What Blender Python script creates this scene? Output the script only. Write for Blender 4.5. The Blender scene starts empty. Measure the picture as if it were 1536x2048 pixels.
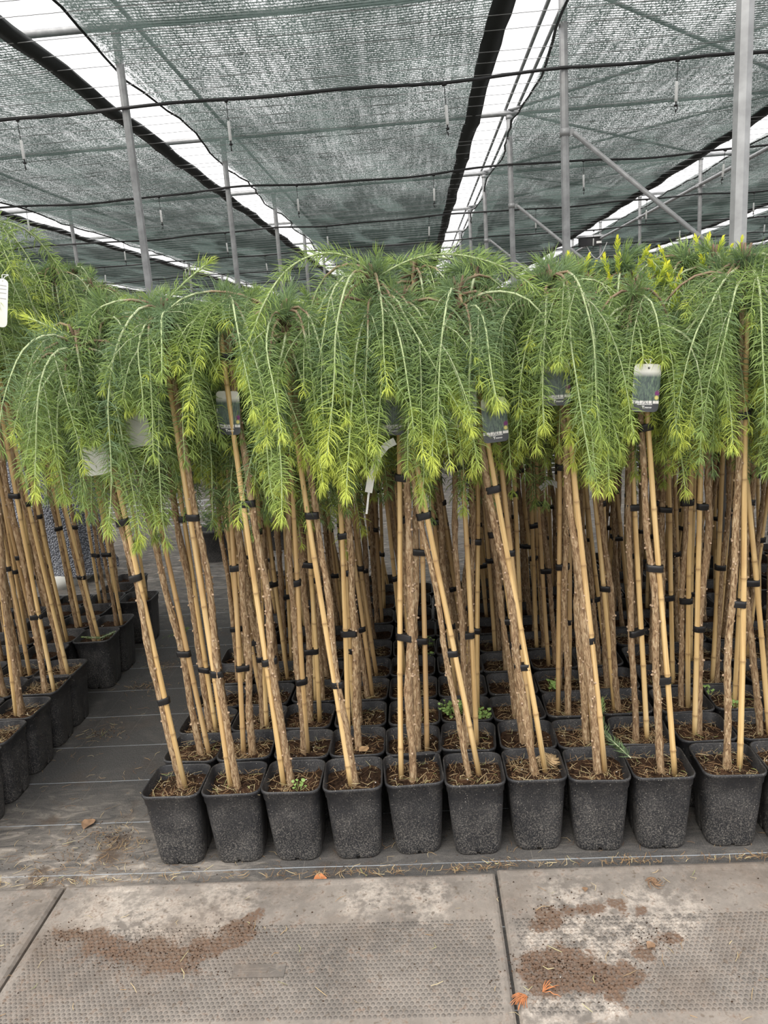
import bpy, math, random
import numpy as np
from mathutils import Vector, Matrix, Quaternion

scene = bpy.context.scene
col = scene.collection

# ------------------------------------------------------------------ camera
F_PX, PITCH, YAW, ROLL, CAM_H = 1510.37, 0.2228, 0.0561, -0.0705, 1.3787
cam_d = bpy.data.cameras.new('camera')
cam = bpy.data.objects.new('camera', cam_d)
col.objects.link(cam)
cam_d.sensor_fit = 'VERTICAL'
cam_d.sensor_height = 24.0
cam_d.lens = 24.0 * F_PX / 2048.0
cam_d.clip_start = 0.05
cam_d.clip_end = 300
CAM_R = (Matrix.Rotation(YAW, 3, 'Z') @ Matrix.Rotation(math.pi / 2 - PITCH, 3, 'X') @ Matrix.Rotation(ROLL, 3, 'Z'))
cam.matrix_world = Matrix.Translation((0, 0, CAM_H)) @ CAM_R.to_4x4()
scene.camera = cam

# ------------------------------------------------------------------ sky: bright overcast, brighter overhead than at the horizon
world = bpy.data.worlds.new('overcast_sky')
scene.world = world
world.use_nodes = True
wn, wl = world.node_tree.nodes, world.node_tree.links
wn.clear()
w_out = wn.new('ShaderNodeOutputWorld')
w_bg = wn.new('ShaderNodeBackground')
w_tc = wn.new('ShaderNodeTexCoord')
w_sx = wn.new('ShaderNodeSeparateXYZ')
w_ma = wn.new('ShaderNodeMath'); w_ma.operation = 'MULTIPLY_ADD'; w_ma.use_clamp = False
w_mx = wn.new('ShaderNodeMath'); w_mx.operation = 'MAXIMUM'
w_mx.inputs[1].default_value = 0.0
w_ns = wn.new('ShaderNodeTexNoise'); w_ns.inputs['Scale'].default_value = 2.2; w_ns.inputs['Detail'].default_value = 4
w_nr = wn.new('ShaderNodeMapRange')
w_nr.inputs['To Min'].default_value = 0.86; w_nr.inputs['To Max'].default_value = 1.14
w_m2 = wn.new('ShaderNodeMath'); w_m2.operation = 'MULTIPLY'
SKY_ZENITH = 3.3
w_ma.inputs[1].default_value = SKY_ZENITH * 2 / 3
w_ma.inputs[2].default_value = SKY_ZENITH / 3
w_bg.inputs['Color'].default_value = (1.0, 0.985, 0.985, 1)
wl.new(w_tc.outputs['Generated'], w_sx.inputs[0])
wl.new(w_tc.outputs['Generated'], w_ns.inputs['Vector'])
wl.new(w_ns.outputs['Fac'], w_nr.inputs['Value'])
wl.new(w_sx.outputs['Z'], w_mx.inputs[0])
wl.new(w_mx.outputs[0], w_ma.inputs[0])
wl.new(w_ma.outputs[0], w_m2.inputs[0])
wl.new(w_nr.outputs[0], w_m2.inputs[1])
wl.new(w_m2.outputs[0], w_bg.inputs['Strength'])
wl.new(w_bg.outputs[0], w_out.inputs[0])

# soft sun behind thin cloud, from behind the camera's left shoulder
sun_d = bpy.data.lights.new('veiled_sun', 'SUN')
sun_d.energy = 1.8
sun_d.angle = math.radians(32)
sun_d.color = (1.0, 0.93, 0.82)
sun = bpy.data.objects.new('veiled_sun', sun_d)
sun.rotation_euler = (math.radians(48), 0, math.radians(-28))
sun.location = (-3, -5, 8)
col.objects.link(sun)

vs = scene.view_settings
vs.view_transform = 'Standard'
vs.look = 'None'
vs.gamma = 1.0
vs.use_curve_mapping = False
vs.exposure = 0.0

# ------------------------------------------------------------------ helpers
def ray(x, y):
    return CAM_R @ Vector(((x - 768) / F_PX, (1024 - y) / F_PX, -1.0))

def at_z(x, y, z):          # the point of a horizontal plane a photo pixel looks at
    d = ray(x, y)
    return Vector((0, 0, CAM_H)) + d * ((z - CAM_H) / d.z)

def at_y(x, y, Y):          # the point of an upright plane across the depth
    d = ray(x, y)
    return Vector((0, 0, CAM_H)) + d * (Y / d.y)

def project(p):
    q = CAM_R.transposed() @ (Vector(p) - Vector((0, 0, CAM_H)))
    if q.z > -0.05:
        return None
    return 768 + F_PX * q.x / -q.z, 1024 - F_PX * q.y / -q.z

class MB:
    """collects geometry for one mesh"""
    def __init__(self):
        self.v = []; self.f = []; self.t = []; self.m = []
    def add(self, v, f, t=0.0, m=0):
        o = len(self.v)
        self.v.extend(tuple(p) for p in v)
        self.f.extend(tuple(i + o for i in g) for g in f)
        if hasattr(t, '__len__'):
            self.t.extend(t)
        else:
            self.t.extend([t] * len(v))
        self.m.extend([m] * len(f))
        return self
    def box(self, c, s, m=0, rot=None):
        hx, hy, hz = s[0] / 2, s[1] / 2, s[2] / 2
        v = [Vector((x, y, z)) for x in (-hx, hx) for y in (-hy, hy) for z in (-hz, hz)]
        if rot is not None:
            v = [rot @ p for p in v]
        v = [p + Vector(c) for p in v]
        return self.add(v, [(0, 1, 3, 2), (4, 6, 7, 5), (0, 4, 5, 1), (2, 3, 7, 6), (0, 2, 6, 4), (1, 5, 7, 3)], m=m)
    def tube(self, pts, r, n=6, cap=True, m=0, t=0.0, flat=1.0):
        P = [Vector(p) for p in pts]
        k = len(P)
        R = [r] * k if not hasattr(r, '__len__') else r
        T = t if hasattr(t, '__len__') else [t] * k
        v = []; tt = []
        d0 = (P[1] - P[0]).normalized()
        up = Vector((0, 0, 1)) if abs(d0.z) < 0.9 else Vector((1, 0, 0))
        a = d0.cross(up).normalized()
        for i in range(k):
            d = (P[min(i + 1, k - 1)] - P[max(i - 1, 0)])
            if d.length < 1e-9:
                d = d0
            d.normalize()
            a = (a - d * a.dot(d)).normalized()
            b = d.cross(a)
            for j in range(n):
                w = 2 * math.pi * j / n
                v.append(P[i] + (a * math.cos(w) + b * math.sin(w) * flat) * R[i])
                tt.append(T[i])
        f = [(i * n + j, i * n + (j + 1) % n, (i + 1) * n + (j + 1) % n, (i + 1) * n + j) for i in range(k - 1) for j in range(n)]
        if cap:
            f.append(tuple(range(n - 1, -1, -1)))
            f.append(tuple((k - 1) * n + j for j in range(n)))
        return self.add(v, f, tt, m)
    def mesh(self, name, mats, smooth=False):
        me = bpy.data.meshes.new(name)
        me.from_pydata(self.v, [], self.f)
        for mt in (mats if isinstance(mats, (list, tuple)) else [mats]):
            me.materials.append(mt)
        if any(self.m):
            me.polygons.foreach_set('material_index', self.m)
        if any(self.t):
            me.attributes.new('tint', 'FLOAT', 'POINT').data.foreach_set('value', self.t)
        if smooth:
            me.polygons.foreach_set('use_smooth', [True] * len(me.polygons))
        me.update()
        return me

def np_mesh(name, V, quads, tris, tint, mat, smooth=True):
    """fast mesh from arrays: V (n,3), quads (a,4), tris (b,3)"""
    me = bpy.data.meshes.new(name)
    nq, nt = len(quads), len(tris)
    me.vertices.add(len(V)); me.vertices.foreach_set('co', np.asarray(V, np.float32).ravel())
    me.loops.add(nq * 4 + nt * 3); me.polygons.add(nq + nt)
    loops = np.concatenate([np.asarray(quads, np.int32).ravel(), np.asarray(tris, np.int32).ravel()])
    me.loops.foreach_set('vertex_index', loops)
    starts = np.concatenate([np.arange(nq) * 4, nq * 4 + np.arange(nt) * 3]).astype(np.int32)
    me.polygons.foreach_set('loop_start', starts)
    if smooth:
        me.polygons.foreach_set('use_smooth', np.ones(nq + nt, bool))
    me.materials.append(mat)
    me.attributes.new('tint', 'FLOAT', 'POINT').data.foreach_set('value', np.asarray(tint, np.float32))
    me.update(calc_edges=True)
    me.validate()
    return me

def obj(name, me, parent=None, loc=(0, 0, 0), quat=None, scale=None, kind=None, label=None, cat=None, group=None):
    o = bpy.data.objects.new(name, me)
    col.objects.link(o)
    o.location = loc
    if quat is not None:
        o.rotation_mode = 'QUATERNION'; o.rotation_quaternion = quat
    if scale is not None:
        o.scale = scale
    if parent is not None:
        o.parent = parent
    if kind: o['kind'] = kind
    if label: o['label'] = label
    if cat: o['category'] = cat
    if group: o['group'] = group
    return o

def thing(name, loc, label, cat, group=None, rz=0.0, kind=None):
    o = obj(name, None, loc=loc, label=label, cat=cat, group=group, kind=kind)
    o.empty_display_size = 0.05
    o.rotation_euler = (0, 0, rz)
    return o

ORD = ['first', 'second', 'third', 'fourth', 'fifth', 'sixth', 'seventh', 'eighth', 'ninth', 'tenth', 'eleventh', 'twelfth',
       'thirteenth', 'fourteenth', 'fifteenth', 'sixteenth', 'seventeenth', 'eighteenth', 'nineteenth', 'twentieth']

# ------------------------------------------------------------------ materials
class NT:
    def __init__(self, name):
        self.mat = bpy.data.materials.new(name)
        self.mat.use_nodes = True
        self.n = self.mat.node_tree.nodes; self.l = self.mat.node_tree.links
        self.n.clear()
        self.out = self.n.new('ShaderNodeOutputMaterial')
    def new(self, t, **kw):
        nd = self.n.new(t)
        for k, v in kw.items():
            setattr(nd, k, v)
        return nd
    def set(self, sock, v):
        if hasattr(v, 'is_output') or isinstance(v, bpy.types.NodeSocket):
            self.l.new(v, sock)
        else:
            sock.default_value = v
    def math(self, op, a, b=None, c=None, clamp=False):
        nd = self.new('ShaderNodeMath', operation=op, use_clamp=clamp)
        self.set(nd.inputs[0], a)
        if b is not None: self.set(nd.inputs[1], b)
        if c is not None: self.set(nd.inputs[2], c)
        return nd.outputs[0]
    def coord(self, which='Object', scale=None, loc=None):
        if which == 'Position':
            s = self.new('ShaderNodeNewGeometry').outputs['Position']
        else:
            s = self.new('ShaderNodeTexCoord').outputs[which]
        if scale is not None or loc is not None:
            mp = self.new('ShaderNodeMapping')
            self.l.new(s, mp.inputs['Vector'])
            if scale is not None: mp.inputs['Scale'].default_value = scale
            if loc is not None: mp.inputs['Location'].default_value = loc
            s = mp.outputs[0]
        return s
    def noise(self, vec, scale=5.0, detail=3.0, rough=0.55, distort=0.0):
        nd = self.new('ShaderNodeTexNoise')
        self.l.new(vec, nd.inputs['Vector'])
        nd.inputs['Scale'].default_value = scale; nd.inputs['Detail'].default_value = detail
        nd.inputs['Roughness'].default_value = rough; nd.inputs['Distortion'].default_value = distort
        return nd.outputs['Fac']
    def voronoi(self, vec, scale=5.0, feature='F1'):
        nd = self.new('ShaderNodeTexVoronoi', feature=feature)
        self.l.new(vec, nd.inputs['Vector'])
        nd.inputs['Scale'].default_value = scale
        return nd
    def rng(self, v, a, b, c=0.0, d=1.0, smooth=False):
        nd = self.new('ShaderNodeMapRange')
        if smooth: nd.interpolation_type = 'SMOOTHSTEP'
        self.set(nd.inputs['Value'], v)
        nd.inputs['From Min'].default_value = a; nd.inputs['From Max'].default_value = b
        nd.inputs['To Min'].default_value = c; nd.inputs['To Max'].default_value = d
        return nd.outputs[0]
    def ramp(self, fac, stops):
        nd = self.new('ShaderNodeValToRGB')
        e = nd.color_ramp.elements
        while len(e) < len(stops): e.new(0.5)
        for i, (p, c) in enumerate(stops):
            e[i].position = p; e[i].color = (c[0], c[1], c[2], 1)
        self.set(nd.inputs[0], fac)
        return nd.outputs[0]
    def mix(self, fac, a, b, mode='MIX'):
        nd = self.new('ShaderNodeMix', data_type='RGBA', blend_type=mode)
        self.set(nd.inputs[0], fac)
        self.set(nd.inputs[6], a if not isinstance(a, tuple) else (*a, 1)[:4])
        self.set(nd.inputs[7], b if not isinstance(b, tuple) else (*b, 1)[:4])
        return nd.outputs[2]
    def attr(self, name):
        nd = self.new('ShaderNodeAttribute', attribute_name=name)
        return nd.outputs['Fac']
    def rand(self):
        return self.new('ShaderNodeObjectInfo').outputs['Random']
    def bump(self, h, strength=0.3, dist=0.01):
        nd = self.new('ShaderNodeBump')
        nd.inputs['Strength'].default_value = strength; nd.inputs['Distance'].default_value = dist
        self.l.new(h, nd.inputs['Height'])
        return nd.outputs[0]
    def bsdf(self, color, rough=0.8, metal=0.0, normal=None, spec=0.5):
        p = self.new('ShaderNodeBsdfPrincipled')
        self.set(p.inputs['Base Color'], color if not isinstance(color, tuple) else (*color, 1)[:4])
        self.set(p.inputs['Roughness'], rough)
        p.inputs['Metallic'].default_value = metal
        p.inputs['Specular IOR Level'].default_value = spec
        if normal is not None: self.l.new(normal, p.inputs['Normal'])
        return p.outputs[0]
    def done(self, shader):
        self.l.new(shader, self.out.inputs['Surface'])
        return self.mat

def plain(name, c, rough=0.6, metal=0.0, var=0.12, scale=30.0):
    t = NT(name)
    n = t.noise(t.coord('Object'), scale, 3)
    colr = t.mix(t.rng(n, 0.3, 0.7), tuple(x * (1 - var) for x in c), tuple(min(1, x * (1 + var)) for x in c))
    return t.done(t.bsdf(colr, rough, metal))

M = {}

def make_needles(name, old, mid, fresh):
    t = NT(name)
    tint = t.attr('tint')
    r = t.rand()
    tt = t.math('ADD', tint, t.rng(r, 0, 1, -0.08, 0.08))
    c = t.ramp(tt, [(0.0, old), (0.42, mid), (0.85, fresh), (1.0, tuple(x * 1.04 for x in fresh))])
    d = t.bsdf(c, 0.6, spec=0.18)
    tr = t.new('ShaderNodeBsdfTranslucent'); t.l.new(c, tr.inputs[0])
    mx = t.new('ShaderNodeMixShader'); mx.inputs[0].default_value = 0.3
    t.l.new(d, mx.inputs[1]); t.l.new(tr.outputs[0], mx.inputs[2])
    return t.done(mx.outputs[0])
M['needles'] = make_needles('larch_needles', (0.150, 0.225, 0.122), (0.290, 0.395, 0.110), (0.58, 0.66, 0.135))
M['gold'] = make_needles('golden_needles', (0.30, 0.40, 0.08), (0.52, 0.60, 0.07), (0.80, 0.80, 0.10))

t = NT('young_twig')
tw = t.attr('tint')
M['twig'] = t.done(t.bsdf(t.ramp(tw, [(0.0, (0.135, 0.085, 0.052)), (0.3, (0.25, 0.18, 0.11)), (0.5, (0.36, 0.40, 0.25)), (1.0, (0.42, 0.53, 0.22))]), 0.7))

t = NT('larch_bark')
v = t.coord('Object', scale=(230, 230, 62))
n1 = t.noise(v, 1.0, 4, 0.68, 0.8)
n2 = t.noise(t.coord('Object', scale=(8, 8, 3)), 1.0, 3)
c = t.ramp(n1, [(0.30, (0.085, 0.050, 0.028)), (0.43, (0.255, 0.160, 0.088)), (0.55, (0.47, 0.335, 0.195)), (0.70, (0.68, 0.55, 0.37))])
c = t.mix(t.rng(n2, 0.5, 0.72), c, (0.30, 0.27, 0.18))
c = t.mix(t.math('MULTIPLY', t.rng(t.rand(), 0, 1), 0.34), c, (0.18, 0.115, 0.07))
c = t.mix(t.attr('tint'), c, (0.62, 0.46, 0.33))
M['bark'] = t.done(t.bsdf(c, 0.85, normal=t.bump(n1, 0.9, 0.006), spec=0.2))

t = NT('bamboo_cane')
n1 = t.noise(t.coord('Object', scale=(160, 160, 5)), 1.0, 3, 0.6)
n2 = t.noise(t.coord('Object', scale=(6, 6, 7)), 1.0, 2)
c = t.ramp(n1, [(0.3, (0.48, 0.305, 0.120)), (0.55, (0.66, 0.465, 0.215)), (0.75, (0.76, 0.58, 0.31))])
c = t.mix(t.rng(n2, 0.55, 0.8), c, (0.38, 0.22, 0.10))
c = t.mix(t.math('MULTIPLY', t.attr('tint'), 0.75), c, (0.22, 0.125, 0.055))
c = t.mix(t.rng(t.rand(), 0.45, 1.0, 0, 0.5), c, (0.36, 0.22, 0.12))
M['cane'] = t.done(t.bsdf(c, 0.5, spec=0.4))

M['tape'] = plain('black_tape', (0.012, 0.012, 0.013), 0.42)

t = NT('pot_plastic')
P = t.coord('Object')
sp = t.new('ShaderNodeSeparateXYZ'); t.l.new(P, sp.inputs[0])
rnd = t.rand()
wob = t.new('ShaderNodeVectorMath', operation='ADD'); t.l.new(P, wob.inputs[0])
cmb = t.new('ShaderNodeCombineXYZ'); t.l.new(t.math('MULTIPLY', rnd, 37.0), cmb.inputs[0]); t.l.new(t.math('MULTIPLY', rnd, 11.0), cmb.inputs[2])
t.l.new(cmb.outputs[0], wob.inputs[1])
fine = t.noise(wob.outputs[0], 260, 3, 0.7)
big = t.noise(wob.outputs[0], 14, 3, 0.6)
dustlow = t.rng(sp.outputs['Z'], 0.20, 0.0, 0.0, 1.0)
dust = t.math('MULTIPLY', t.rng(fine, 0.47, 0.70), t.math('ADD', t.math('MULTIPLY', dustlow, 0.85), t.rng(big, 0.38, 0.66, 0.05, 0.6)), clamp=True)
c = t.mix(dust, (0.020, 0.021, 0.024), (0.20, 0.185, 0.165))
c = t.mix(t.rng(big, 0.45, 0.75, 0, 0.35), c, (0.075, 0.074, 0.074))
vz = t.voronoi(wob.outputs[0], 210)
spk = t.math('MULTIPLY', t.math('LESS_THAN', vz.outputs['Distance'], 0.16), t.math('GREATER_THAN', t.noise(wob.outputs[0], 75, 1), 0.60))
c = t.mix(spk, c, (0.52, 0.49, 0.44))
M['pot'] = t.done(t.bsdf(c, t.rng(dust, 0, 1, 0.42, 0.85), normal=t.bump(fine, 0.12, 0.002), spec=0.4))

t = NT('potting_soil')
P = t.coord('Position')
a1 = t.noise(P, 90, 4, 0.7); a2 = t.noise(P, 14, 3)
c = t.ramp(a1, [(0.3, (0.009, 0.006, 0.004)), (0.5, (0.038, 0.022, 0.014)), (0.7, (0.090, 0.054, 0.033))])
c = t.mix(t.rng(a2, 0.5, 0.75, 0, 0.4), c, (0.13, 0.066, 0.036))
vz = t.voronoi(P, 70)
c = t.mix(t.math('MULTIPLY', t.math('LESS_THAN', vz.outputs['Distance'], 0.14), t.math('GREATER_THAN', t.noise(P, 33, 1), 0.55)), c, (0.75, 0.72, 0.66))
M['soil'] = t.done(t.bsdf(c, 0.95, normal=t.bump(a1, 0.8, 0.008), spec=0.1))

t = NT('dry_needle_litter')
M['litter'] = t.done(t.bsdf(t.ramp(t.attr('tint'), [(0.0, (0.12, 0.06, 0.03)), (0.4, (0.30, 0.19, 0.09)), (0.75, (0.55, 0.46, 0.27)), (1.0, (0.30, 0.36, 0.12))]), 0.8))

M['steel'] = plain('galvanised_steel', (0.33, 0.335, 0.34), 0.5, 0.35, 0.18, 14)
M['dull_steel'] = plain('weathered_steel_wire', (0.50, 0.51, 0.52), 0.5, 0.3, 0.1, 20)
M['pipe'] = plain('black_polyethylene', (0.018, 0.018, 0.019), 0.5)
M['white_plastic'] = plain('white_plastic', (0.80, 0.80, 0.78), 0.45, 0, 0.04)
M['black_net'] = plain('black_net_hem', (0.010, 0.013, 0.012), 0.9)
M['leaf_green'] = plain('seedling_leaf', (0.21, 0.33, 0.09), 0.55, 0, 0.25, 60)
M['dry_leaf'] = plain('dry_brown_leaf', (0.235, 0.145, 0.085), 0.8, 0, 0.3, 60)
M['straw'] = plain('pale_straw', (0.50, 0.36, 0.20), 0.8, 0, 0.3, 80)
M['card_tan'] = plain('tan_dry_blade', (0.42, 0.27, 0.14), 0.8, 0, 0.2, 60)
M['orange_frond'] = plain('rusty_dry_frond', (0.44, 0.17, 0.065), 0.8, 0, 0.3, 60)
M['hedge'] = plain('dark_hedge', (0.035, 0.06, 0.03), 0.9, 0, 0.4, 2)

# ---- shade cloth: green-grey raffia with bright pinholes, streaked along its length
t = NT('shade_cloth')
P = t.coord('Position')
s1 = t.noise(t.coord('Position', scale=(70, 26, 1)), 1.0, 2, 0.7)
s2 = t.noise(t.coord('Position', scale=(16, 0.9, 1)), 1.0, 3, 0.6)
s3 = t.noise(t.coord('Position', scale=(0.9, 0.35, 1)), 1.0, 2, 0.5)
s4 = t.noise(t.coord('Position', scale=(2.5, 4.5, 1)), 1.0, 2, 0.5)
opn = t.math('ADD', t.rng(s1, 0.44, 0.64, 0.0, 0.72), t.rng(s2, 0.48, 0.72, 0.0, 0.34))
opn = t.math('MULTIPLY', opn, t.math('MULTIPLY', t.rng(s3, 0.35, 0.65, 0.45, 1.3), t.rng(s4, 0.3, 0.7, 0.8, 1.15)), clamp=True)
tp = t.new('ShaderNodeBsdfTransparent')
df = t.new('ShaderNodeBsdfDiffuse'); df.inputs[0].default_value = (0.11, 0.142, 0.130, 1)
tl = t.new('ShaderNodeBsdfTranslucent'); tl.inputs[0].default_value = (0.088, 0.116, 0.106, 1)
m1 = t.new('ShaderNodeMixShader'); m1.inputs[0].default_value = 0.5
t.l.new(df.outputs[0], m1.inputs[1]); t.l.new(tl.outputs[0], m1.inputs[2])
m2 = t.new('ShaderNodeMixShader'); t.l.new(opn, m2.inputs[0])
t.l.new(m1.outputs[0], m2.inputs[1]); t.l.new(tp.outputs[0], m2.inputs[2])
M['net'] = t.done(m2.outputs[0])
t = NT('dimming_rib')
M['rib'] = t.done(t.bsdf((0.085, 0.118, 0.107), 0.9))

# ---- woven ground cover with marker threads and trodden dust; far floor painted paler for roof-gap light
t = NT('woven_ground_cover')
P = t.coord('Position')
sp = t.new('ShaderNodeSeparateXYZ'); t.l.new(P, sp.inputs[0])
wv = t.noise(t.coord('Position', scale=(420, 160, 1)), 1.0, 2, 0.7)
dn = t.noise(P, 3.2, 5, 0.65, 0.6)
d2 = t.noise(t.coord('Position', scale=(9, 26, 1)), 1.0, 5, 0.7, 1.2)
base = t.mix(t.rng(wv, 0.35, 0.65), (0.035, 0.035, 0.036), (0.080, 0.079, 0.077))
near = t.math('MULTIPLY', t.rng(sp.outputs['Y'], 2.25, 1.78, 0.0, 1.1), t.rng(sp.outputs['X'], -0.45, -0.85, 0.22, 1.0))
far = t.rng(sp.outputs['Y'], 3.4, 4.6, 0.0, 0.85)  # light falling through the roof gaps, painted into the floor further back
dust = t.math('MULTIPLY', t.math('ADD', near, far), t.rng(d2, 0.34, 0.60, 0.15, 1.0), clamp=True)  # real dust near the path plus the painted far light
dust = t.math('MAXIMUM', dust, t.rng(dn, 0.5, 0.78, 0.05, 0.35))
c = t.mix(dust, base, t.mix(t.rng(d2, 0.55, 0.72), (0.24, 0.215, 0.19), (0.47, 0.42, 0.36)))
soilm = t.math('MULTIPLY', t.rng(t.noise(P, 5.5, 4, 0.6), 0.56, 0.66), t.math('ADD', near, 0.25), clamp=True)
c = t.mix(t.math('MULTIPLY', soilm, 0.7), c, (0.075, 0.048, 0.030))
wig = t.math('MULTIPLY', t.math('SUBTRACT', t.noise(P, 2.0, 2), 0.5), 0.012)
yy = t.math('ADD', t.math('SUBTRACT', sp.outputs['Y'], 1.773 - 0.115), wig)
fy = t.math('ABSOLUTE', t.math('SUBTRACT', t.math('FRACT', t.math('DIVIDE', yy, 0.23)), 0.5))
ly = t.math('MULTIPLY', t.math('LESS_THAN', fy, 0.0062), t.rng(dn, 0.3, 0.6, 0.35, 0.9))
xx = t.math('ADD', sp.outputs['X'], wig)
fx = t.math('ABSOLUTE', t.math('SUBTRACT', t.math('FRACT', t.math('DIVIDE', xx, 0.155)), 0.5))
lx = t.math('MULTIPLY', t.math('LESS_THAN', fx, 0.0055), t.rng(dn, 0.4, 0.6, 0.0, 0.4))
c = t.mix(ly, c, (0.42, 0.46, 0.50))
c = t.mix(lx, c, (0.24, 0.22, 0.19))
M['ground'] = t.done(t.bsdf(c, 0.85, normal=t.bump(t.math('ADD', wv, t.math('MULTIPLY', d2, 1.5)), 0.35, 0.004), spec=0.25))

# ---- rubber mats; dirt spills keep their own shape (spots at fixed places on the mats)
def mat_rubber(name, lattice):
    t = NT(name)
    P = t.coord('Position')
    nz = t.new('ShaderNodeTexNoise'); t.l.new(P, nz.inputs['Vector'])
    nz.inputs['Scale'].default_value = 11; nz.inputs['Detail'].default_value = 5
    dv = t.new('ShaderNodeVectorMath', operation='MULTIPLY_ADD')
    t.l.new(nz.outputs['Color'], dv.inputs[0]); dv.inputs[1].default_value = (0.13, 0.13, 0); t.l.new(P, dv.inputs[2])
    off = t.new('ShaderNodeVectorMath', operation='SUBTRACT'); t.l.new(dv.outputs[0], off.inputs[0]); off.inputs[1].default_value = (0.065, 0.065, 0)
    fl = t.new('ShaderNodeVectorMath', operation='MULTIPLY'); t.l.new(off.outputs[0], fl.inputs[0]); fl.inputs[1].default_value = (1, 1, 0)
    def spots(pts):
        acc = None
        for (x, y, r) in pts:
            ds = t.new('ShaderNodeVectorMath', operation='DISTANCE'); t.l.new(fl.outputs[0], ds.inputs[0]); ds.inputs[1].default_value = (x, y, 0)
            s = t.rng(ds.outputs['Value'], r * 1.45, r * 0.45, 0, 1, True)
            acc = s if acc is None else t.math('ADD', acc, s, clamp=True)
        return acc
    soil = spots([(-0.93, 1.535, .028), (-0.87, 1.512, .038), (-0.80, 1.490, .044), (-0.73, 1.474, .046), (-0.66, 1.465, .046), (-0.59, 1.476, .046), (-0.53, 1.505, .042), (-0.495, 1.548, .034), (-0.475, 1.59, .022),
                  (0.19, 1.545, .022), (0.235, 1.560, .030), (0.29, 1.576, .028), (0.345, 1.585, .028), (0.405, 1.578, .022), (0.46, 1.565, .016),
                  (0.175, 1.405, .05), (0.225, 1.41, .06), (0.28, 1.385, .05), (0.33, 1.365, .042), (0.20, 1.345, .045), (0.385, 1.395, .034), (0.44, 1.455, .03), (0.49, 1.485, .024)])
    pale = spots([(-0.80, 1.585, .10), (-0.68, 1.56, .10), (-0.58, 1.60, .09), (-0.88, 1.62, .08), (0.23, 1.49, .08), (0.33, 1.50, .10), (0.42, 1.52, .09), (0.30, 1.60, .08),
                  (0.52, 1.56, .08), (0.18, 1.27, .07), (0.30, 1.30, .05), (-0.2, 1.63, .07), (-0.05, 1.62, .06)])
    f1 = t.noise(P, 130, 4, 0.7)
    f2 = t.noise(P, 5, 4, 0.6)
    f3 = t.noise(P, 34, 4, 0.7)
    if lattice:
        c = t.mix(t.rng(f2, 0.35, 0.68), (0.155, 0.138, 0.122), (0.255, 0.228, 0.200))
        c = t.mix(t.rng(f3, 0.45, 0.7, 0, 0.6), c, (0.34, 0.30, 0.262))
    else:
        c = t.mix(t.rng(f2, 0.35, 0.68), (0.105, 0.096, 0.087), (0.175, 0.157, 0.140))
        c = t.mix(t.rng(f3, 0.50, 0.68, 0, 0.7), c, (0.26, 0.235, 0.205))
    c = t.mix(t.math('MULTIPLY', pale, t.rng(f3, 0.40, 0.62, 0.0, 0.85)), c, (0.48, 0.43, 0.375))
    brown = t.mix(t.rng(f1, 0.35, 0.65), (0.088, 0.055, 0.037), (0.170, 0.110, 0.076))
    c = t.mix(t.math('MULTIPLY', t.rng(t.math('ADD', t.math('ADD', soil, t.rng(f3, 0.3, 0.7, -0.55, 0.45)), t.rng(f1, 0.3, 0.7, -0.45, 0.35)), 0.10, 0.75), t.rng(f1, 0.30, 0.55, 0.5, 1.0)), c, brown)
    c = t.mix(t.rng(t.noise(P, 60, 2, 0.5), 0.62, 0.7, 0, 0.6), c, (0.10, 0.075, 0.055))
    c = t.mix(t.rng(t.noise(P, 210, 3, 0.7), 0.55, 0.75, 0, 0.45), c, (0.085, 0.07, 0.058))
    c = t.mix(t.rng(t.noise(t.coord('Position', loc=(3.1, 1.7, 0)), 3.0, 4, 0.65), 0.5, 0.72, 0, 0.45), c, (0.16, 0.118, 0.088))
    return t.done(t.bsdf(c, 0.85, normal=t.bump(f3, 0.2, 0.004), spec=0.25))
M['mat'] = mat_rubber('dusty_rubber', True)
M['stud'] = mat_rubber('worn_rubber_stud', False)
M['hill'] = M['soil']

# plant label print
t = NT('printed_label')
uv = t.coord('Object')
sp = t.new('ShaderNodeSeparateXYZ'); t.l.new(uv, sp.inputs[0])
X, Z = sp.outputs['X'], sp.outputs['Z']
st = t.noise(t.coord('Object', scale=(330, 1, 75)), 1.0, 4, 0.7, 1.0)
pic = t.ramp(st, [(0.25, (0.018, 0.025, 0.03)), (0.5, (0.075, 0.105, 0.095)), (0.68, (0.17, 0.24, 0.15)), (0.85, (0.42, 0.46, 0.40))])
edge = t.math('ADD', t.math('MULTIPLY', t.math('POWER', t.math('DIVIDE', X, 0.034), 4.0), 0.35), t.noise(uv, 90, 2))
crown = t.math('MULTIPLY', t.rng(Z, 0.036, 0.024), t.rng(edge, 0.98, 0.80))
c = t.mix(crown, (0.66, 0.65, 0.60), pic)
low = t.rng(Z, -0.030, -0.033)
c = t.mix(low, c, (0.055, 0.058, 0.065))
stone = t.math('MULTIPLY', t.rng(t.math('ABSOLUTE', t.math('ADD', Z, 0.031)), 0.004, 0.002), t.rng(st, 0.38, 0.5))
c = t.mix(stone, c, (0.72, 0.70, 0.68))
fl1 = t.new('ShaderNodeVectorMath', operation='DISTANCE'); t.l.new(uv, fl1.inputs[0]); fl1.inputs[1].default_value = (0.0265, 0, -0.011)
c = t.mix(t.rng(fl1.outputs['Value'], 0.0075, 0.004), c, (0.16, 0.03, 0.14))
fl2 = t.new('ShaderNodeVectorMath', operation='DISTANCE'); t.l.new(uv, fl2.inputs[0]); fl2.inputs[1].default_value = (0.0255, 0, -0.021)
c = t.mix(t.rng(fl2.outputs['Value'], 0.006, 0.003), c, (0.62, 0.55, 0.18))
M['print'] = t.done(t.bsdf(c, 0.28, spec=0.5))
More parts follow.
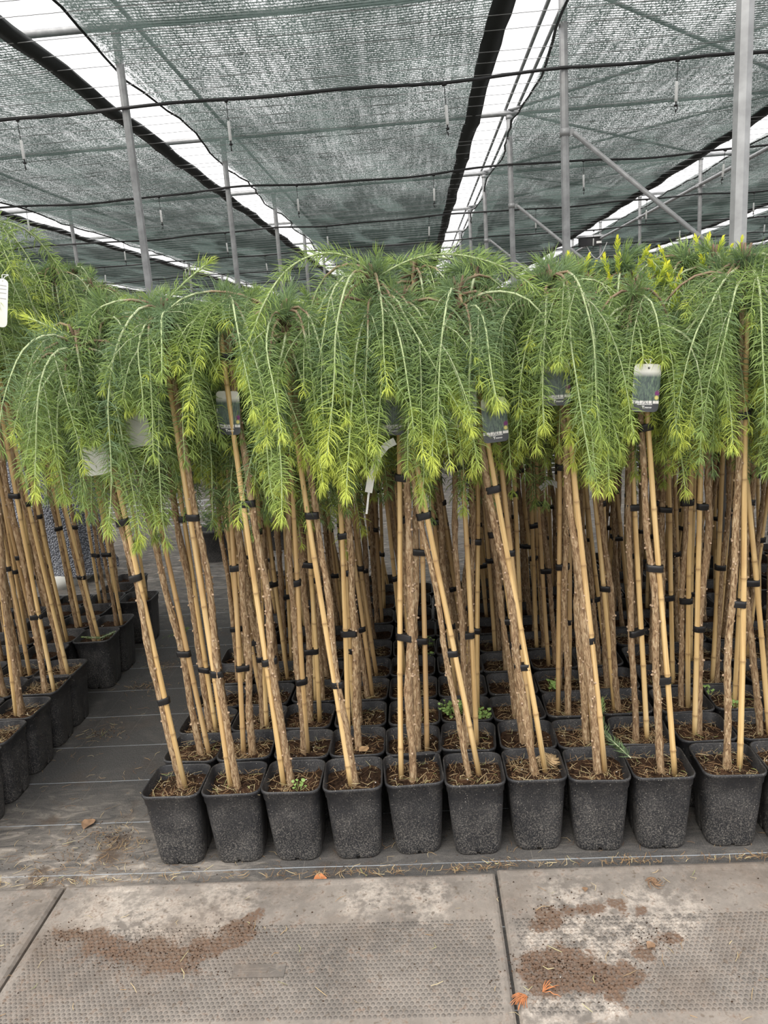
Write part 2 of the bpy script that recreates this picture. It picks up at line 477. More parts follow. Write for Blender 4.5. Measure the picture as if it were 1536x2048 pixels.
M['card'] = plain('white_card', (0.74, 0.74, 0.70), 0.5, 0, 0.05)
t = NT('bubble_wrap')
vz = t.voronoi(t.coord('Position'), 90)
c = t.mix(t.rng(vz.outputs['Distance'], 0.25, 0.5), (0.46, 0.48, 0.53), (0.13, 0.14, 0.17))
M['wrap'] = t.done(t.bsdf(c, 0.25, normal=t.bump(vz.outputs['Distance'], 0.8, 0.02), spec=0.6))

# ================================================================== the setting: floor
mb = MB()
mb.add([(-40, -3, 0), (40, -3, 0), (40, 75, 0), (-40, 75, 0)], [(0, 1, 2, 3)])
obj('floor', mb.mesh('floor', M['ground']), kind='structure')

# ------------------------------------------------------------------ shade hall roof
HR = 4.18                       # height of the cross beams
HN = 3.985                      # height of the cloth, hung below the beams
XB, XA, Y1, STEP, BAY = 1.399, -2.432, 7.2, 3.732, 3.831
POST_X = [XA - BAY, XA, XB, XB + BAY, XB + 2 * BAY, XB + 3 * BAY]
Y_NEAR, Y_FAR = 2.3, 62.0
ceiling = obj('ceiling', None, kind='structure')
ceiling['label'] = 'green-grey shade cloth roof on steel beams and tension wires'
rng = np.random.default_rng(5)
# one cloth per bay: from just left of one post row to short of the next gap
for bi, px in enumerate([XA - 3 * BAY, XA - 2 * BAY] + POST_X):
    x0, x1 = px - 0.02, px + BAY - 0.58
    ys = np.arange(Y_NEAR, Y_FAR + 0.01, 0.93)
    nx = 9
    v = []
    for i, y in enumerate(ys):
        for j in range(nx):
            u = j / (nx - 1)
            x = x0 + (x1 - x0) * u
            if j == 0:
                x += 0.05 * math.sin(y * 1.9 + bi) + rng.normal(0, 0.018)
            z = HN - 0.06 - 0.045 * math.sin(math.pi * u) + rng.normal(0, 0.008) - (0.05 if j == 0 else 0)
            v.append((x, y, z))
    f = [(i * nx + j, i * nx + j + 1, (i + 1) * nx + j + 1, (i + 1) * nx + j) for i in range(len(ys) - 1) for j in range(nx - 1)]
    net = obj('shade_net', MB().add(v, f).mesh('shade_net', M['net'], True), ceiling)
    # added ribs standing in for knit thickness, dimming the cloth at low angles
    yr = np.arange(Y_NEAR, Y_FAR, 0.05)
    V = []; Q = []
    for k, y in enumerate(yr):
        for s in range(4):
            ua, ub = s / 4, (s + 1) / 4
            za = HN - 0.062 - 0.045 * math.sin(math.pi * ua); zb = HN - 0.062 - 0.045 * math.sin(math.pi * ub)
            o = len(V); xa = x0 + 0.03 + (x1 - x0 - 0.03) * ua; xb = x0 + 0.03 + (x1 - x0 - 0.03) * ub
            h = 0.0065
            V += [(xa, y, za), (xb, y, zb), (xb, y, zb - h), (xa, y, za - h)]
            Q.append((o, o + 1, o + 2, o + 3))
    obj('dimming_ribs', np_mesh('dimming_ribs', V, Q, np.zeros((0, 3), int), np.zeros(len(V)), M['rib'], False), net, kind='stuff')
    # gathered black hem along the gap
    hem = MB()
    pts = [(x1 + 0.01 * math.sin(y * 2.1), y, HN - 0.09 + 0.012 * math.sin(y * 3.3 + bi)) for y in np.arange(Y_NEAR, Y_FAR, 0.31)]
    prof = [(-0.07, 0.03), (0.08, 0.03), (0.10, -0.01), (0.0, -0.035), (-0.08, -0.01)]
    V = [(p[0] + a + rng.normal(0, .006), p[1], p[2] + b + rng.normal(0, .006)) for p in pts for a, b in prof]
    n = len(prof)
    hem.add(V, [(i * n + j, i * n + (j + 1) % n, (i + 1) * n + (j + 1) % n, (i + 1) * n + j) for i in range(len(pts) - 1) for j in range(n)])
    obj('gathered_hem', hem.mesh('gathered_hem', M['black_net'], True), net)
    e = MB()
    e.tube([(x0 + 0.05 * math.sin(y * 1.9 + bi) + rng.normal(0, .012), y, HN - 0.115 + rng.normal(0, .008)) for y in np.arange(Y_NEAR, Y_FAR, 0.31)], 0.013, 4)
    obj('edge_cord', e.mesh('edge_cord', M['black_net']), net)

X_L, X_R = XA - 3.2 * BAY, XB + 4 * BAY
for k in range(-1, 15):          # cross beams above the cloth, over each line of posts
    y = Y1 + STEP * k
    b = MB().tube([(X_L, y, HR), (X_R, y, HR)], 0.036, 8)
    obj('cross_beam', b.mesh('cross_beam', M['steel'], True), ceiling)
for wx in [XA + 0.12, XB + 0.12, XB - 0.03, XB + BAY + 0.12, XA - BAY + 0.12]:
    b = MB().tube([(wx, Y_NEAR, HR + 0.07), (wx, Y_FAR, HR + 0.07)], 0.022, 6)
    obj('ridge_tube', b.mesh('ridge_tube', M['steel'], True), ceiling)
wire_me = MB().tube([(X_L, 0, 0), (X_R, 0, 0)], 0.0035, 3).mesh('support_wire', M['dull_steel'])
y = Y_NEAR + 0.2
while y < 45:
    obj('support_wire', wire_me, ceiling, (0, y, HN - 0.125 + rng.normal(0, .01)), quat=Quaternion((0, 0, 1), rng.normal(0, 0.0012)))
    y += 0.31 + rng.normal(0, 0.035) + (0.09 if int(y * 3) % 3 == 0 else 0)
# diagonal roof ties in the braced bay, above the cloth
for k in (0, 1, 2):
    ya, yb = Y1 + STEP * k, Y1 + STEP * (k + 1)
    for a, b in ((XB, XB + BAY), (XB + BAY, XB)):
        obj('roof_tie', MB().tube([(a, ya, HR + 0.03), (b, yb, HR + 0.03)], 0.02, 6).mesh('roof_tie', M['steel'], True), ceiling)

# ------------------------------------------------------------------ posts with their braces
post_me = MB()
n = 16
v = []
for z in (0, HR - 0.03):
    for j in range(n):
        a = 2 * math.pi * j / n
        r = 0.0365 if j % 2 == 0 else 0.034
        v.append((r * math.cos(a), r * math.sin(a), z))
post_me.add(v, [(j, (j + 1) % n, n + (j + 1) % n, n + j) for j in range(n)])
post_me = post_me.mesh('tube', M['steel'])
foot_me = MB().box((0, 0, 0.004), (0.14, 0.14, 0.008)).mesh('foot_plate', M['steel'])
cap_me = MB().tube([(0, 0, HR - 0.075), (0, 0, HR - 0.03)], 0.043, 12).mesh('top_clamp', M['steel'], True)
collar_me = MB().tube([(0, 0, -0.03), (0, 0, 0.03)], 0.044, 12).mesh('brace_collar', M['steel'], True)
lug_me = MB().box((0.055, 0, 0), (0.05, 0.012, 0.05)).mesh('brace_lug', M['steel'])
BRZ = 3.03
bl = Vector((3.42, 0, 0.10 - BRZ))
brace_me = MB().tube([(0.075, 0, -0.005), (0.075 + bl.x * 0.985, 0, bl.z * 0.985)], 0.021, 10).mesh('diagonal_brace', M['steel'], True)
names_x = {0: 'second gap across the aisle side', 1: 'gap above the aisle', 2: 'gap over the larches', 3: 'gap beyond the drive tube', 4: 'second gap past the drive tube', 5: 'outermost gap past the drive tube'}
for xi, px in enumerate(POST_X):
    for k in range(-1, 9):
        y = Y1 + STEP * k
        p1, p2 = project((px, y, HR)), project((px, y, 1.6))
        if p1 is None or p2 is None: continue
        if not (-500 < p2[0] < 2050): continue
        row = {0: 'the roof gap beyond the one over the aisle', 1: 'the roof gap over the bare aisle', 2: 'the braced row above the larches',
               3: 'the row carrying the drive tube', 4: 'the first row past the drive tube', 5: 'the second row past the drive tube'}[xi]
        lab = 'thick grey steel post rising from between the larch pots' if (xi == 2 and k == -1) else f'slim grey steel post, {ORD[k + 1]} along {row}'
        root = thing('steel_post', (px, y, 0), lab, 'post', 'roof posts standing in rows')
        obj('post_tube', post_me, root)
        obj('foot_plate', foot_me, root)
        obj('top_clamp', cap_me, root)
        if xi == 2:
            obj('brace_collar', collar_me, root, (0, 0, BRZ))
            obj('brace_lug', lug_me, root, (0, 0, BRZ))
            obj('diagonal_brace', brace_me, root, (0, 0, BRZ))
# a tube propped from the ground up to the next row
g = MB().tube([(1.335, 3.10, 0.0), (4.75, 3.40, 3.45)], 0.021, 10)
obj('prop_tube', g.mesh('prop_tube', M['steel'], True), label='galvanised tube propped up at a slant from the floor beside the thick post', cat='tube')
# drive tube of the screen with brackets and gearbox
dt = thing('drive_tube', (XB + BAY, 0, 0), 'long pale steel drive tube running along the posts under the roof', 'tube')
obj('shaft', MB().tube([(-0.02, 7.0, 3.69), (-0.02, 48.0, 3.69)], 0.030, 10).mesh('shaft', M['steel'], True), dt)
bk = MB().box((0, 0, 0), (0.13, 0.10, 0.05)).box((-0.02, 0, -0.055), (0.03, 0.05, 0.07)).mesh('bracket', M['dull_steel'])
for k in range(0, 9):
    obj('bracket', bk, dt, (0, Y1 + STEP * k, 3.69))
p = at_y(1180, 484, 22.12)
gm = thing('gear_motor', (p.x, 22.12, p.z), 'black screen motor box hung on the drive tube under the roof', 'motor')
obj('housing', MB().box((0, 0, 0), (0.55, 0.22, 0.20)).box((-0.22, 0, 0.02), (0.14, 0.26, 0.26)).mesh('housing', M['pipe']), gm)
obj('cover', MB().box((0.05, 0, 0.14), (0.75, 0.30, 0.05)).mesh('cover', M['dull_steel']), gm)
obj('label_plate', MB().box((0.22, -0.115, -0.03), (0.14, 0.008, 0.06)).mesh('label_plate', M['white_plastic']), gm)
obj('power_cable', MB().tube([(-0.1 + 0.55 * u, -0.05, -0.1 - 0.38 * math.sin(math.pi * u) + 0.06 * u) for u in np.linspace(0, 1, 12)], 0.012, 5).mesh('power_cable', M['white_plastic'], True), gm)

# ------------------------------------------------------------------ irrigation pipes and hanging sprinklers
PZ = 3.535
def pipe_sag(x, k):
    ph = ((x - XA) / BAY) % 1.0
    sag = 0.035 * math.sin(math.pi * ph) + 0.012 * math.sin(x * 1.7 + k * 2.1) + 0.008 * math.sin(x * 4.1 + k)
    if k == 4 and XA < x < XB:
        sag += 0.16 * math.exp(-((x - 0.4) / 0.55) ** 2) - 0.05 * math.exp(-((x + 0.7) / 0.4) ** 2)
    return sag
for k in range(0, 9):
    y = Y1 + STEP * k - 0.045
    xs = np.arange(-13.5, 17, 0.24)
    pts = []
    for x in xs:
        pts.append((x, y, PZ - pipe_sag(x, k)))
    pipe = MB().tube(pts, 0.0145, 7).mesh('irrigation_pipe', M['pipe'], True)
    lab = f'black irrigation pipe slung across the posts, {ORD[k]} pipe into the hall'
    obj('irrigation_pipe', pipe, label=lab, cat='pipe', group='overhead irrigation pipes')
tube_me = MB().tube([(0, 0, 0), (0.004, 0, -0.08), (0, 0, -0.17)], 0.0035, 5).mesh('drop_tube', M['pipe'])
wt_me = MB().tube([(0, 0, -0.165), (0, 0, -0.17), (0, 0, -0.32), (0, 0, -0.325)], [0.009, 0.0135, 0.0135, 0.009], 8).mesh('weight', M['white_plastic'], True)
nz_me = MB().tube([(0, 0, -0.325), (0, 0, -0.345), (0, 0, -0.35), (0, 0, -0.362)], [0.006, 0.006, 0.017, 0.013], 8).tube([(0.012, 0, -0.36), (0.014, 0, -0.385), (0.0, 0, -0.392)], 0.004, 5).tube([(0, 0, -0.385), (0, 0, -0.41)], 0.006, 6).mesh('nozzle', M['pipe'], True)
clip_me = MB().tube([(-0.018, 0, 0.005), (0.018, 0, 0.005)], 0.018, 8).mesh('clip', M['pipe'], True)
for k in range(0, 9):
    y = Y1 + STEP * k - 0.045
    for q in range(-6, 9):
        x = -3.4 + 1.905 * q + rng.normal(0, 0.03)
        pr = project((x, y, PZ - 0.3))
        if pr is None or x < -13 or not (-120 < pr[0] < 1660): continue
        sag = pipe_sag(x, k)
        side = f'{ORD[q - 1]} past the posts over the aisle' if q >= 1 else f'{ORD[-q]} before the posts over the aisle'
        lab = f'white-weighted sprinkler on the {ORD[k]} irrigation pipe, {side}'
        s = thing('hanging_sprinkler', (x, y, PZ - sag - 0.013), lab, 'sprinkler', f'sprinklers on the {ORD[k]} pipe', rz=rng.uniform(0, 6))
        s.rotation_euler = (rng.normal(0, .03), rng.normal(0, .05), rng.uniform(0, 6))
        obj('clip', clip_me, s); obj('drop_tube', tube_me, s); obj('weight', wt_me, s); obj('nozzle', nz_me, s)

# far end of the hall: hedge behind the last posts
hb = MB()
gx, gz = 90, 7
hv = []
for i in range(gx):
    for j in range(gz):
        u = i / (gx - 1)
        hv.append((-38 + 76 * u, 63.5 + rng.normal(0, .35) + (0 if j < gz - 1 else 0.8), max(0, 4.6 * j / (gz - 1) + (rng.normal(0, .25) if j else 0))))
hb.add(hv, [(i * gz + j, (i + 1) * gz + j, (i + 1) * gz + j + 1, i * gz + j + 1) for i in range(gx - 1) for j in range(gz - 1)])
obj('hedge', hb.mesh('hedge', M['hedge'], True), label='dark evergreen hedge closing the far end of the hall', cat='hedge')

# ================================================================== rubber mats on the path
MAT_T = 0.018
stud_rows = (1.288, 1.556)
def rubber_mat(x0, x1, y0, y1, label, studs=True):
    cx, cy = (x0 + x1) / 2, (y0 + y1) / 2
    root = thing('rubber_mat', (cx, cy, 0), label, 'mat')
    hx, hy = (x1 - x0) / 2, (y1 - y0) / 2
    prof = [(0.0, 0.001), (0.0, 0.010), (0.006, 0.0165), (0.014, 0.019), (0.022, 0.0185), (0.032, 0.0168), (0.06, MAT_T - 0.001)]   # rolled edge
    v = []
    rs = random.Random(int(x0 * 100))
    NS = 28
    def ring(d, z):
        r = []
        c = [(-hx + d, -hy + d), (hx - d, -hy + d), (hx - d, hy - d), (-hx + d, hy - d)]
        for s in range(4):
            a, b = c[s], c[(s + 1) % 4]
            for i in range(NS):
                u = i / NS
                r.append((a[0] + (b[0] - a[0]) * u, a[1] + (b[1] - a[1]) * u, z))
        return r
    for d, z in prof:
        v += ring(d * (0.25 if False else 1), z)
    n = 4 * NS
    f = [(k * n + j, k * n + (j + 1) % n, (k + 1) * n + (j + 1) % n, (k + 1) * n + j) for k in range(len(prof) - 1) for j in range(n)]
    f.append(tuple((len(prof) - 1) * n + j for j in range(n)))
    obj('mat_body', MB().add(v, f).mesh('mat_body', M['mat'], False), root)
    if studs:
        V = []; Q = []; T = []
        p = 0.0118; rr = 0.0046
        nyr = int((stud_rows[1] - stud_rows[0]) / (p * 0.866))
        edge = 0.014
        for b in range(nyr):
            y = stud_rows[0] + b * p * 0.866 - cy
            for a in range(int((2 * hx - 2 * edge) / p)):
                x = -hx + edge + a * p + (p / 2 if b % 2 else 0)
                o = len(V)
                zt = MAT_T + 0.0004
                for rad, z in ((rr, MAT_T - 0.0015), (rr * 0.86, zt)):
                    for s in range(6):
                        w = math.pi / 3 * s + math.pi / 6
                        V.append((x + rad * math.cos(w), y + rad * math.sin(w), z))
                for s in range(6):
                    Q.append((o + s, o + (s + 1) % 6, o + 6 + (s + 1) % 6, o + 6 + s))
                Q.append((o + 6, o + 7, o + 8, o + 9)); Q.append((o + 6, o + 9, o + 10, o + 11))
        obj('stud_pattern', np_mesh('stud_pattern', V, Q, np.zeros((0, 3), int), np.zeros(len(V)), M['stud'], False), root, kind='stuff')
    return root
rubber_mat(-2.17, -1.0235, 1.118, 1.708, 'dusty studded rubber mat lying where the bare aisle meets the path')
rubber_mat(-1.0165, 0.1245, 1.118, 1.712, 'studded rubber mat with a curved brown soil smear and moulded arrow plate')
rubber_mat(0.1315, 1.275, 1.118, 1.724, 'studded rubber mat with a dark soil heap and rust-coloured frond')
for a, b, w in ((-1.6, -0.455, 'first'), (-0.447, 0.70, 'second'), (0.708, 1.85, 'third')):
    rubber_mat(a, b, 0.42, 1.108, f'plain dusty rubber mat in the next line of the path, {w} counting towards the heap', studs=False)
# smooth moulded plate with an outlined arrow in the middle mat
pc = at_z(518, 1942, MAT_T)
pl = obj('arrow_plate', MB().box((pc.x, pc.y, MAT_T), (0.118, 0.036, 0.0024)).mesh('arrow_plate', M['stud']), label='smooth moulded plate with an outlined arrow set in the studded mat', cat='plate')
ar = MB()
zz = MAT_T + 0.0016
def bar(a, b, w=0.0016):
    a = Vector((*a, zz)); b = Vector((*b, zz))
    d = (b - a).normalized(); nrm = Vector((-d.y, d.x, 0)) * w / 2
    ar.add([a - nrm, b - nrm, b + nrm, a + nrm], [(0, 1, 2, 3)])
ox, oy = pc.x, pc.y
path = [(-0.045, 0.004), (0.02, 0.006), (0.02, 0.011), (0.043, 0.003), (0.024, -0.009), (0.022, -0.003), (-0.045, -0.002), (-0.045, 0.004)]
for a, b in zip(path, path[1:]):
    bar((ox + a[0], oy + a[1]), (ox + b[0], oy + b[1]))
obj('arrow_outline', ar.mesh('arrow_outline', M['mat']), pl)

# ================================================================== potted larches: shared pieces
def rounded_square(h, r, n_side=7, n_corner=6):
    """perimeter points of a rounded square, half width h, corner radius r"""
    pts = []
    for k in range(4):
        a0 = k * math.pi / 2
        ca, sa = math.cos(a0), math.sin(a0)
        loc = []
        for t_ in [-0.98, -0.55, -0.17, -0.16, 0.16, 0.17, 0.55]:
            loc.append((h, t_ * (h - r)))
        for c_ in range(n_corner):
            w = (math.pi / 2) * c_ / (n_corner - 1)
            loc.append((h - r + r * math.cos(w), h - r + r * math.sin(w)))
        for (x, y) in loc:
            pts.append((x * ca - y * sa, x * sa + y * ca))
    return pts

def pot_mesh(seed):
    rs = random.Random(seed)
    prof = [(0.0605, 0.030, 0.0), (0.0625, 0.031, 0.006), (0.0655, 0.031, 0.03), (0.0735, 0.030, 0.155), (0.0748, 0.030, 0.188), (0.0772, 0.030, 0.192),
            (0.0785, 0.029, 0.214), (0.0812, 0.029, 0.216), (0.0816, 0.029, 0.2215), (0.0804, 0.029, 0.2245), (0.0782, 0.028, 0.2245), (0.0768, 0.028, 0.222),
            (0.0755, 0.028, 0.195), (0.0738, 0.028, 0.192), (0.0700, 0.028, 0.16)]
    v = []
    ph = rs.uniform(0, 6)
    for k, (h, r, z) in enumerate(prof):
        ring = rounded_square(h, r)
        for i, (x, y) in enumerate(ring):
            zz = z
            if k in (0, 1) and (i % 13) in (3, 4):      # drain notch in the middle of each side
                zz = 0.0085 + 0.001 * k
            bulge = 1 + 0.008 * math.sin(3 * math.atan2(y, x) + ph) * (1 if 0.03 < z < 0.2 else 0.4)
            v.append((x * bulge, y * bulge, zz))
    n = len(rounded_square(0.07, 0.03))
    f = [(k * n + j, k * n + (j + 1) % n, (k + 1) * n + (j + 1) % n, (k + 1) * n + j) for k in range(len(prof) - 1) for j in range(n)]
    f.append(tuple(range(n - 1, -1, -1)))
    return MB().add(v, f).mesh('pot', M['pot'], True)
POTS = [pot_mesh(s) for s in range(4)]

SOIL_Z = 0.196
def soil_mesh(seed):
    r_ = np.random.default_rng(100 + seed)
    v = [(0, 0, 0.004)]
    rings = [0.2, 0.4, 0.6, 0.8, 1.0]
    base = rounded_square(0.0745, 0.028)[::2]
    n = len(base)
    for q in rings:
        for (x, y) in base:
            z = r_.normal(0, 0.0028) + 0.005 * math.sin(x * 40 + seed) * math.cos(y * 35 + seed) - 0.004 * q
            v.append((x * q, y * q, z))
    f = [(0, 1 + j, 1 + (j + 1) % n) for j in range(n)]
    f += [(1 + k * n + j, 1 + (k + 1) * n + j, 1 + (k + 1) * n + (j + 1) % n, 1 + k * n + (j + 1) % n) for k in range(len(rings) - 1) for j in range(n)]
    return MB().add(v, f).mesh('soil', M['soil'], True)
SOILS = [soil_mesh(s) for s in range(6)]

def strands(name, pts, r_, lmin, lmax, wdt, tint_fn, lift=0.004, flat_z=None):
    """curved dry needles lying about: one ribbon of two quads each"""
    V = []; Q = []; T = []
    for (x, y, z) in pts:
        a = r_.uniform(0, 2 * math.pi); L = r_.uniform(lmin, lmax); cv = r_.normal(0, 0.8)
        P = []
        for u in (-0.5, 0, 0.5):
            aa = a + cv * u
            P.append((x + math.cos(aa) * L * u, y + math.sin(aa) * L * u, z + (lift * r_.uniform(0.1, 1.0))))
        o = len(V); tn = tint_fn()
        for i, p in enumerate(P):
            w = wdt * (1 if i == 1 else 0.6)
            nx, ny = -math.sin(a) * w / 2, math.cos(a) * w / 2
            V += [(p[0] - nx, p[1] - ny, p[2]), (p[0] + nx, p[1] + ny, p[2] + r_.uniform(0, wdt * .5))]
            T += [tn, tn]
        Q += [(o, o + 2, o + 3, o + 1), (o + 2, o + 4, o + 5, o + 3)]
    return np_mesh(name, V, Q, np.zeros((0, 3), int), T, M['litter'], False)

def litter_mesh(seed, n, green):
    r_ = np.random.default_rng(300 + seed)
    pts = [(x, y, 0.004 + r_.uniform(0, 0.006)) for x, y in r_.uniform(-0.063, 0.063, (n, 2))]
    return strands('needle_litter', pts, r_, 0.010, 0.050, 0.00115, lambda: min(1, max(0, r_.beta(1.7, 2.6) + (0.45 if r_.random() < green * 0.6 else 0))), lift=0.009)
LITTER = [litter_mesh(0, 130, 0.35), litter_mesh(1, 95, 0.1), litter_mesh(2, 120, 0.2), litter_mesh(3, 70, 0.05), litter_mesh(4, 210, 0.0), litter_mesh(5, 85, 0.1)]

TRUNK_L = 1.0
def trunk_mesh(seed):
    r_ = np.random.default_rng(700 + seed)
    mb = MB()
    n, k = 9, 52
    v = []
    ph = r_.uniform(0, 6, 6)
    def centre(u):
        amp = 0.0055 * math.sin(math.pi * min(1, u * 1.15))
        return (amp * (math.sin(u * 9 + ph[0]) + 0.5 * math.sin(u * 23 + ph[1])), amp * (math.sin(u * 8 + ph[2]) + 0.5 * math.sin(u * 19 + ph[3])))
    def radius(u):
        return 0.0094 - 0.0030 * u + 0.0022 * math.exp(-u * 45)
    for i in range(k):
        u = i / (k - 1)
        cx, cy = centre(u)
        R = radius(u) * (1 + r_.normal(0, 0.055))
        for j in range(n):
            w = 2 * math.pi * j / n + 0.25 * math.sin(u * 14)
            rr = R * (1 + r_.normal(0, 0.085))
            v.append((cx + rr * math.cos(w), cy + rr * math.sin(w), u))
    mb.add(v, [(i * n + j, i * n + (j + 1) % n, (i + 1) * n + (j + 1) % n, (i + 1) * n + j) for i in range(k - 1) for j in range(n)] + [tuple((k - 1) * n + j for j in range(n))])
    for _ in range(46):          # cut spurs left along the stem
        u = r_.uniform(0.06, 0.86); w = r_.uniform(0, 2 * math.pi)
        cx, cy = centre(u); R = radius(u) * 0.8
        d = Vector((math.cos(w), math.sin(w), r_.uniform(0, 0.5))).normalized()
        a = Vector((cx, cy, u)) + d * R * 0.8
        L = r_.uniform(0.003, 0.0085)
        d = Vector((d.x, d.y, d.z * 0.6))
        mb.tube([a, a + d * L * 0.6, a + d * L], [0.0038, 0.0030, 0.0016], 5, t=[0, 0.35, 0.9])
    return mb.mesh('trunk', M['bark'], True)
TRUNKS = [trunk_mesh(s) for s in range(8)]

def cane_mesh(seed):
    r_ = np.random.default_rng(900 + seed)
    zs = [(0.0, 1.0, 0.0)]
    z = r_.uniform(0.06, 0.16)
    while z < 0.96:
        for dz, q, tn in ((-0.008, 1.0, 0.0), (-0.003, 1.03, 0.2), (-0.0008, 1.16, 0.6), (0.0008, 1.16, 1.0), (0.003, 1.04, 0.35), (0.010, 1.0, 0.0)):
            zs.append((z + dz, q, tn))
        z += r_.uniform(0.14, 0.22)
    zs.append((1.0, 1.0, 0.0))
    ph = r_.uniform(0, 6, 2)
    pts = [(0.003 * math.sin(a * 5 + ph[0]), 0.003 * math.sin(a * 4 + ph[1]), a) for a, _, _ in zs]
    rad = [(0.0077 - 0.0014 * a) * q for a, q, _ in zs]
    return MB().tube(pts, rad, 10, t=[c_ for _, _, c_ in zs]).mesh('bamboo_cane', M['cane'], True)
CANES = [cane_mesh(s) for s in range(6)]

def tie_mesh(sep, seed):
    """black tape wound once round trunk and cane (stadium section along x)"""
    r_ = np.random.default_rng(1200 + seed)
    n = 18
    v = []
    hz = 0.0088
    rows = [(-hz, 1.0), (-hz * 0.94, 1.04), (-hz * 0.1, 1.0), (0.0, 1.05), (hz * 0.94, 1.03), (hz, 0.99)]
    sk = r_.normal(0, 0.10)
    for z, q in rows:
        for j in range(n):
            w = 2 * math.pi * j / n
            cx = sep / 2 if math.cos(w) > 0 else -sep / 2
            R = 0.0102 * q * (1 + r_.normal(0, 0.03))
            x = cx + R * math.cos(w)
            v.append((x, R * math.sin(w), z + x * sk))
    f = [(k * n + j, k * n + (j + 1) % n, (k + 1) * n + (j + 1) % n, (k + 1) * n + j) for k in range(len(rows) - 1) for j in range(n)]
    f.append(tuple(range(n - 1, -1, -1))); f.append(tuple((len(rows) - 1) * n + j for j in range(n)))
    return MB().add(v, f).mesh('tape_tie', M['tape'], True)
TIE_SEPS = [0.012, 0.015, 0.018, 0.022, 0.027, 0.033, 0.04]
TIES = [tie_mesh(s, i) for i, s in enumerate(TIE_SEPS)]

# ------------------------------------------------------------------ weeping crowns
def shoot_path(r_, start, az, elev, length, k, outward=0.10, ds=0.012, wander=0.05, kmin=None):
    p = np.array(start, float)
    d = np.array([math.cos(az) * math.cos(elev), math.sin(az) * math.cos(elev), math.sin(elev)])
    out = np.array([math.cos(az), math.sin(az), 0.0])
    P = [p.copy()]
    goal = np.array([0, 0, -1.0]) + out * outward
    n = max(4, int(length / ds))
    wv = r_.normal(0, wander, 3)
    for i in range(n):
        d = d + goal * k * ds + wv * ds * 2.5
        if i % 6 == 0:
            wv = r_.normal(0, wander, 3) * 6
        d /= np.linalg.norm(d)
        p = p + d * ds
        P.append(p.copy())
    return np.array(P)

def needle_arrays(r_, path, spacing, length, width, u0, tint0, tint1, ang_mid=71, tip_len=0.62, droop=0.25, brown=0.0):
    seg = np.linalg.norm(np.diff(path, axis=0), axis=1)
    s = np.concatenate([[0], np.cumsum(seg)])
    tot = s[-1]
    n = int(tot * (1 - u0) / spacing)
    if n < 2: return None
    u = np.sort(u0 + (1 - u0) * r_.random(n))
    u = np.concatenate([u, r_.uniform(0.965, 1.0, max(6, n // 12))])
    n = len(u)
    ss = u * tot
    idx = np.clip(np.searchsorted(s, ss) - 1, 0, len(seg) - 1)
    fr = ((ss - s[idx]) / np.maximum(seg[idx], 1e-9))[:, None]
    P = path[idx] * (1 - fr) + path[idx + 1] * fr
    T = (path[idx + 1] - path[idx]) / np.maximum(seg[idx], 1e-9)[:, None]
    ref = np.where(np.abs(T[:, 2:3]) > 0.9, np.array([[1.0, 0, 0]]), np.array([[0, 0, 1.0]]))
    A = np.cross(T, ref); A /= np.linalg.norm(A, axis=1)[:, None]
    B = np.cross(T, A)
    w = np.arange(n) * 2.399963 + r_.normal(0, 0.3, n)
    O = A * np.cos(w)[:, None] + B * np.sin(w)[:, None]
    tipness = np.clip((u - 0.82) / 0.18, 0, 1)
    ang = np.radians(ang_mid - 34 * tipness ** 1.5 + r_.normal(0, 9, n))
    L = length * (1 - (1 - tip_len) * tipness ** 2) * r_.uniform(0.72, 1.12, n)
    d0 = T * np.cos(ang)[:, None] + O * np.sin(ang)[:, None]
    a2 = ang - 0.42 * r_.uniform(0.2, 1.6, n)
    d1 = T * np.cos(a2)[:, None] + O * np.sin(a2)[:, None]
    d1[:, 2] -= droop * r_.uniform(0, 1, n)
    d1 /= np.linalg.norm(d1, axis=1)[:, None]
    side = np.cross(d0, r_.normal(0, 1, (n, 3))); side /= np.maximum(np.linalg.norm(side, axis=1)[:, None], 1e-6)
    W = side * (width / 2)
    Pm = P + d0 * (L * 0.52)[:, None]
    Pt = Pm + d1 * (L * 0.48)[:, None]
    V = np.empty((n, 5, 3))
    V[:, 0] = P - W * 0.75; V[:, 1] = P + W * 0.75; V[:, 2] = Pm - W; V[:, 3] = Pm + W; V[:, 4] = Pt
    base = (np.arange(n) * 5)[:, None]
    Q = base + np.array([[0, 2, 3, 1]])
    Tr = base + np.array([[2, 4, 3]])
    tn = tint0 + (tint1 - tint0) * np.clip((u - 0.45) / 0.55, 0, 1) ** 2.0 + r_.normal(0, 0.05, n)
    tn = np.clip(tn, 0, 1)
    tint = np.repeat(tn, 5).reshape(n, 5); tint[:, 4] = np.clip(tint[:, 4] + 0.10, 0, 1)
    return V.reshape(-1, 3), Q, Tr, tint.ravel()

def join_needles(parts, name, mat):
    parts = [p for p in parts if p is not None]
    off = 0; Vs = []; Qs = []; Ts = []; tt = []
    for V, Q, Tr, tn in parts:
        Vs.append(V); Qs.append(Q + off); Ts.append(Tr + off); tt.append(tn); off += len(V)
    return np_mesh(name, np.concatenate(Vs), np.concatenate(Qs), np.concatenate(Ts), np.concatenate(tt), mat)

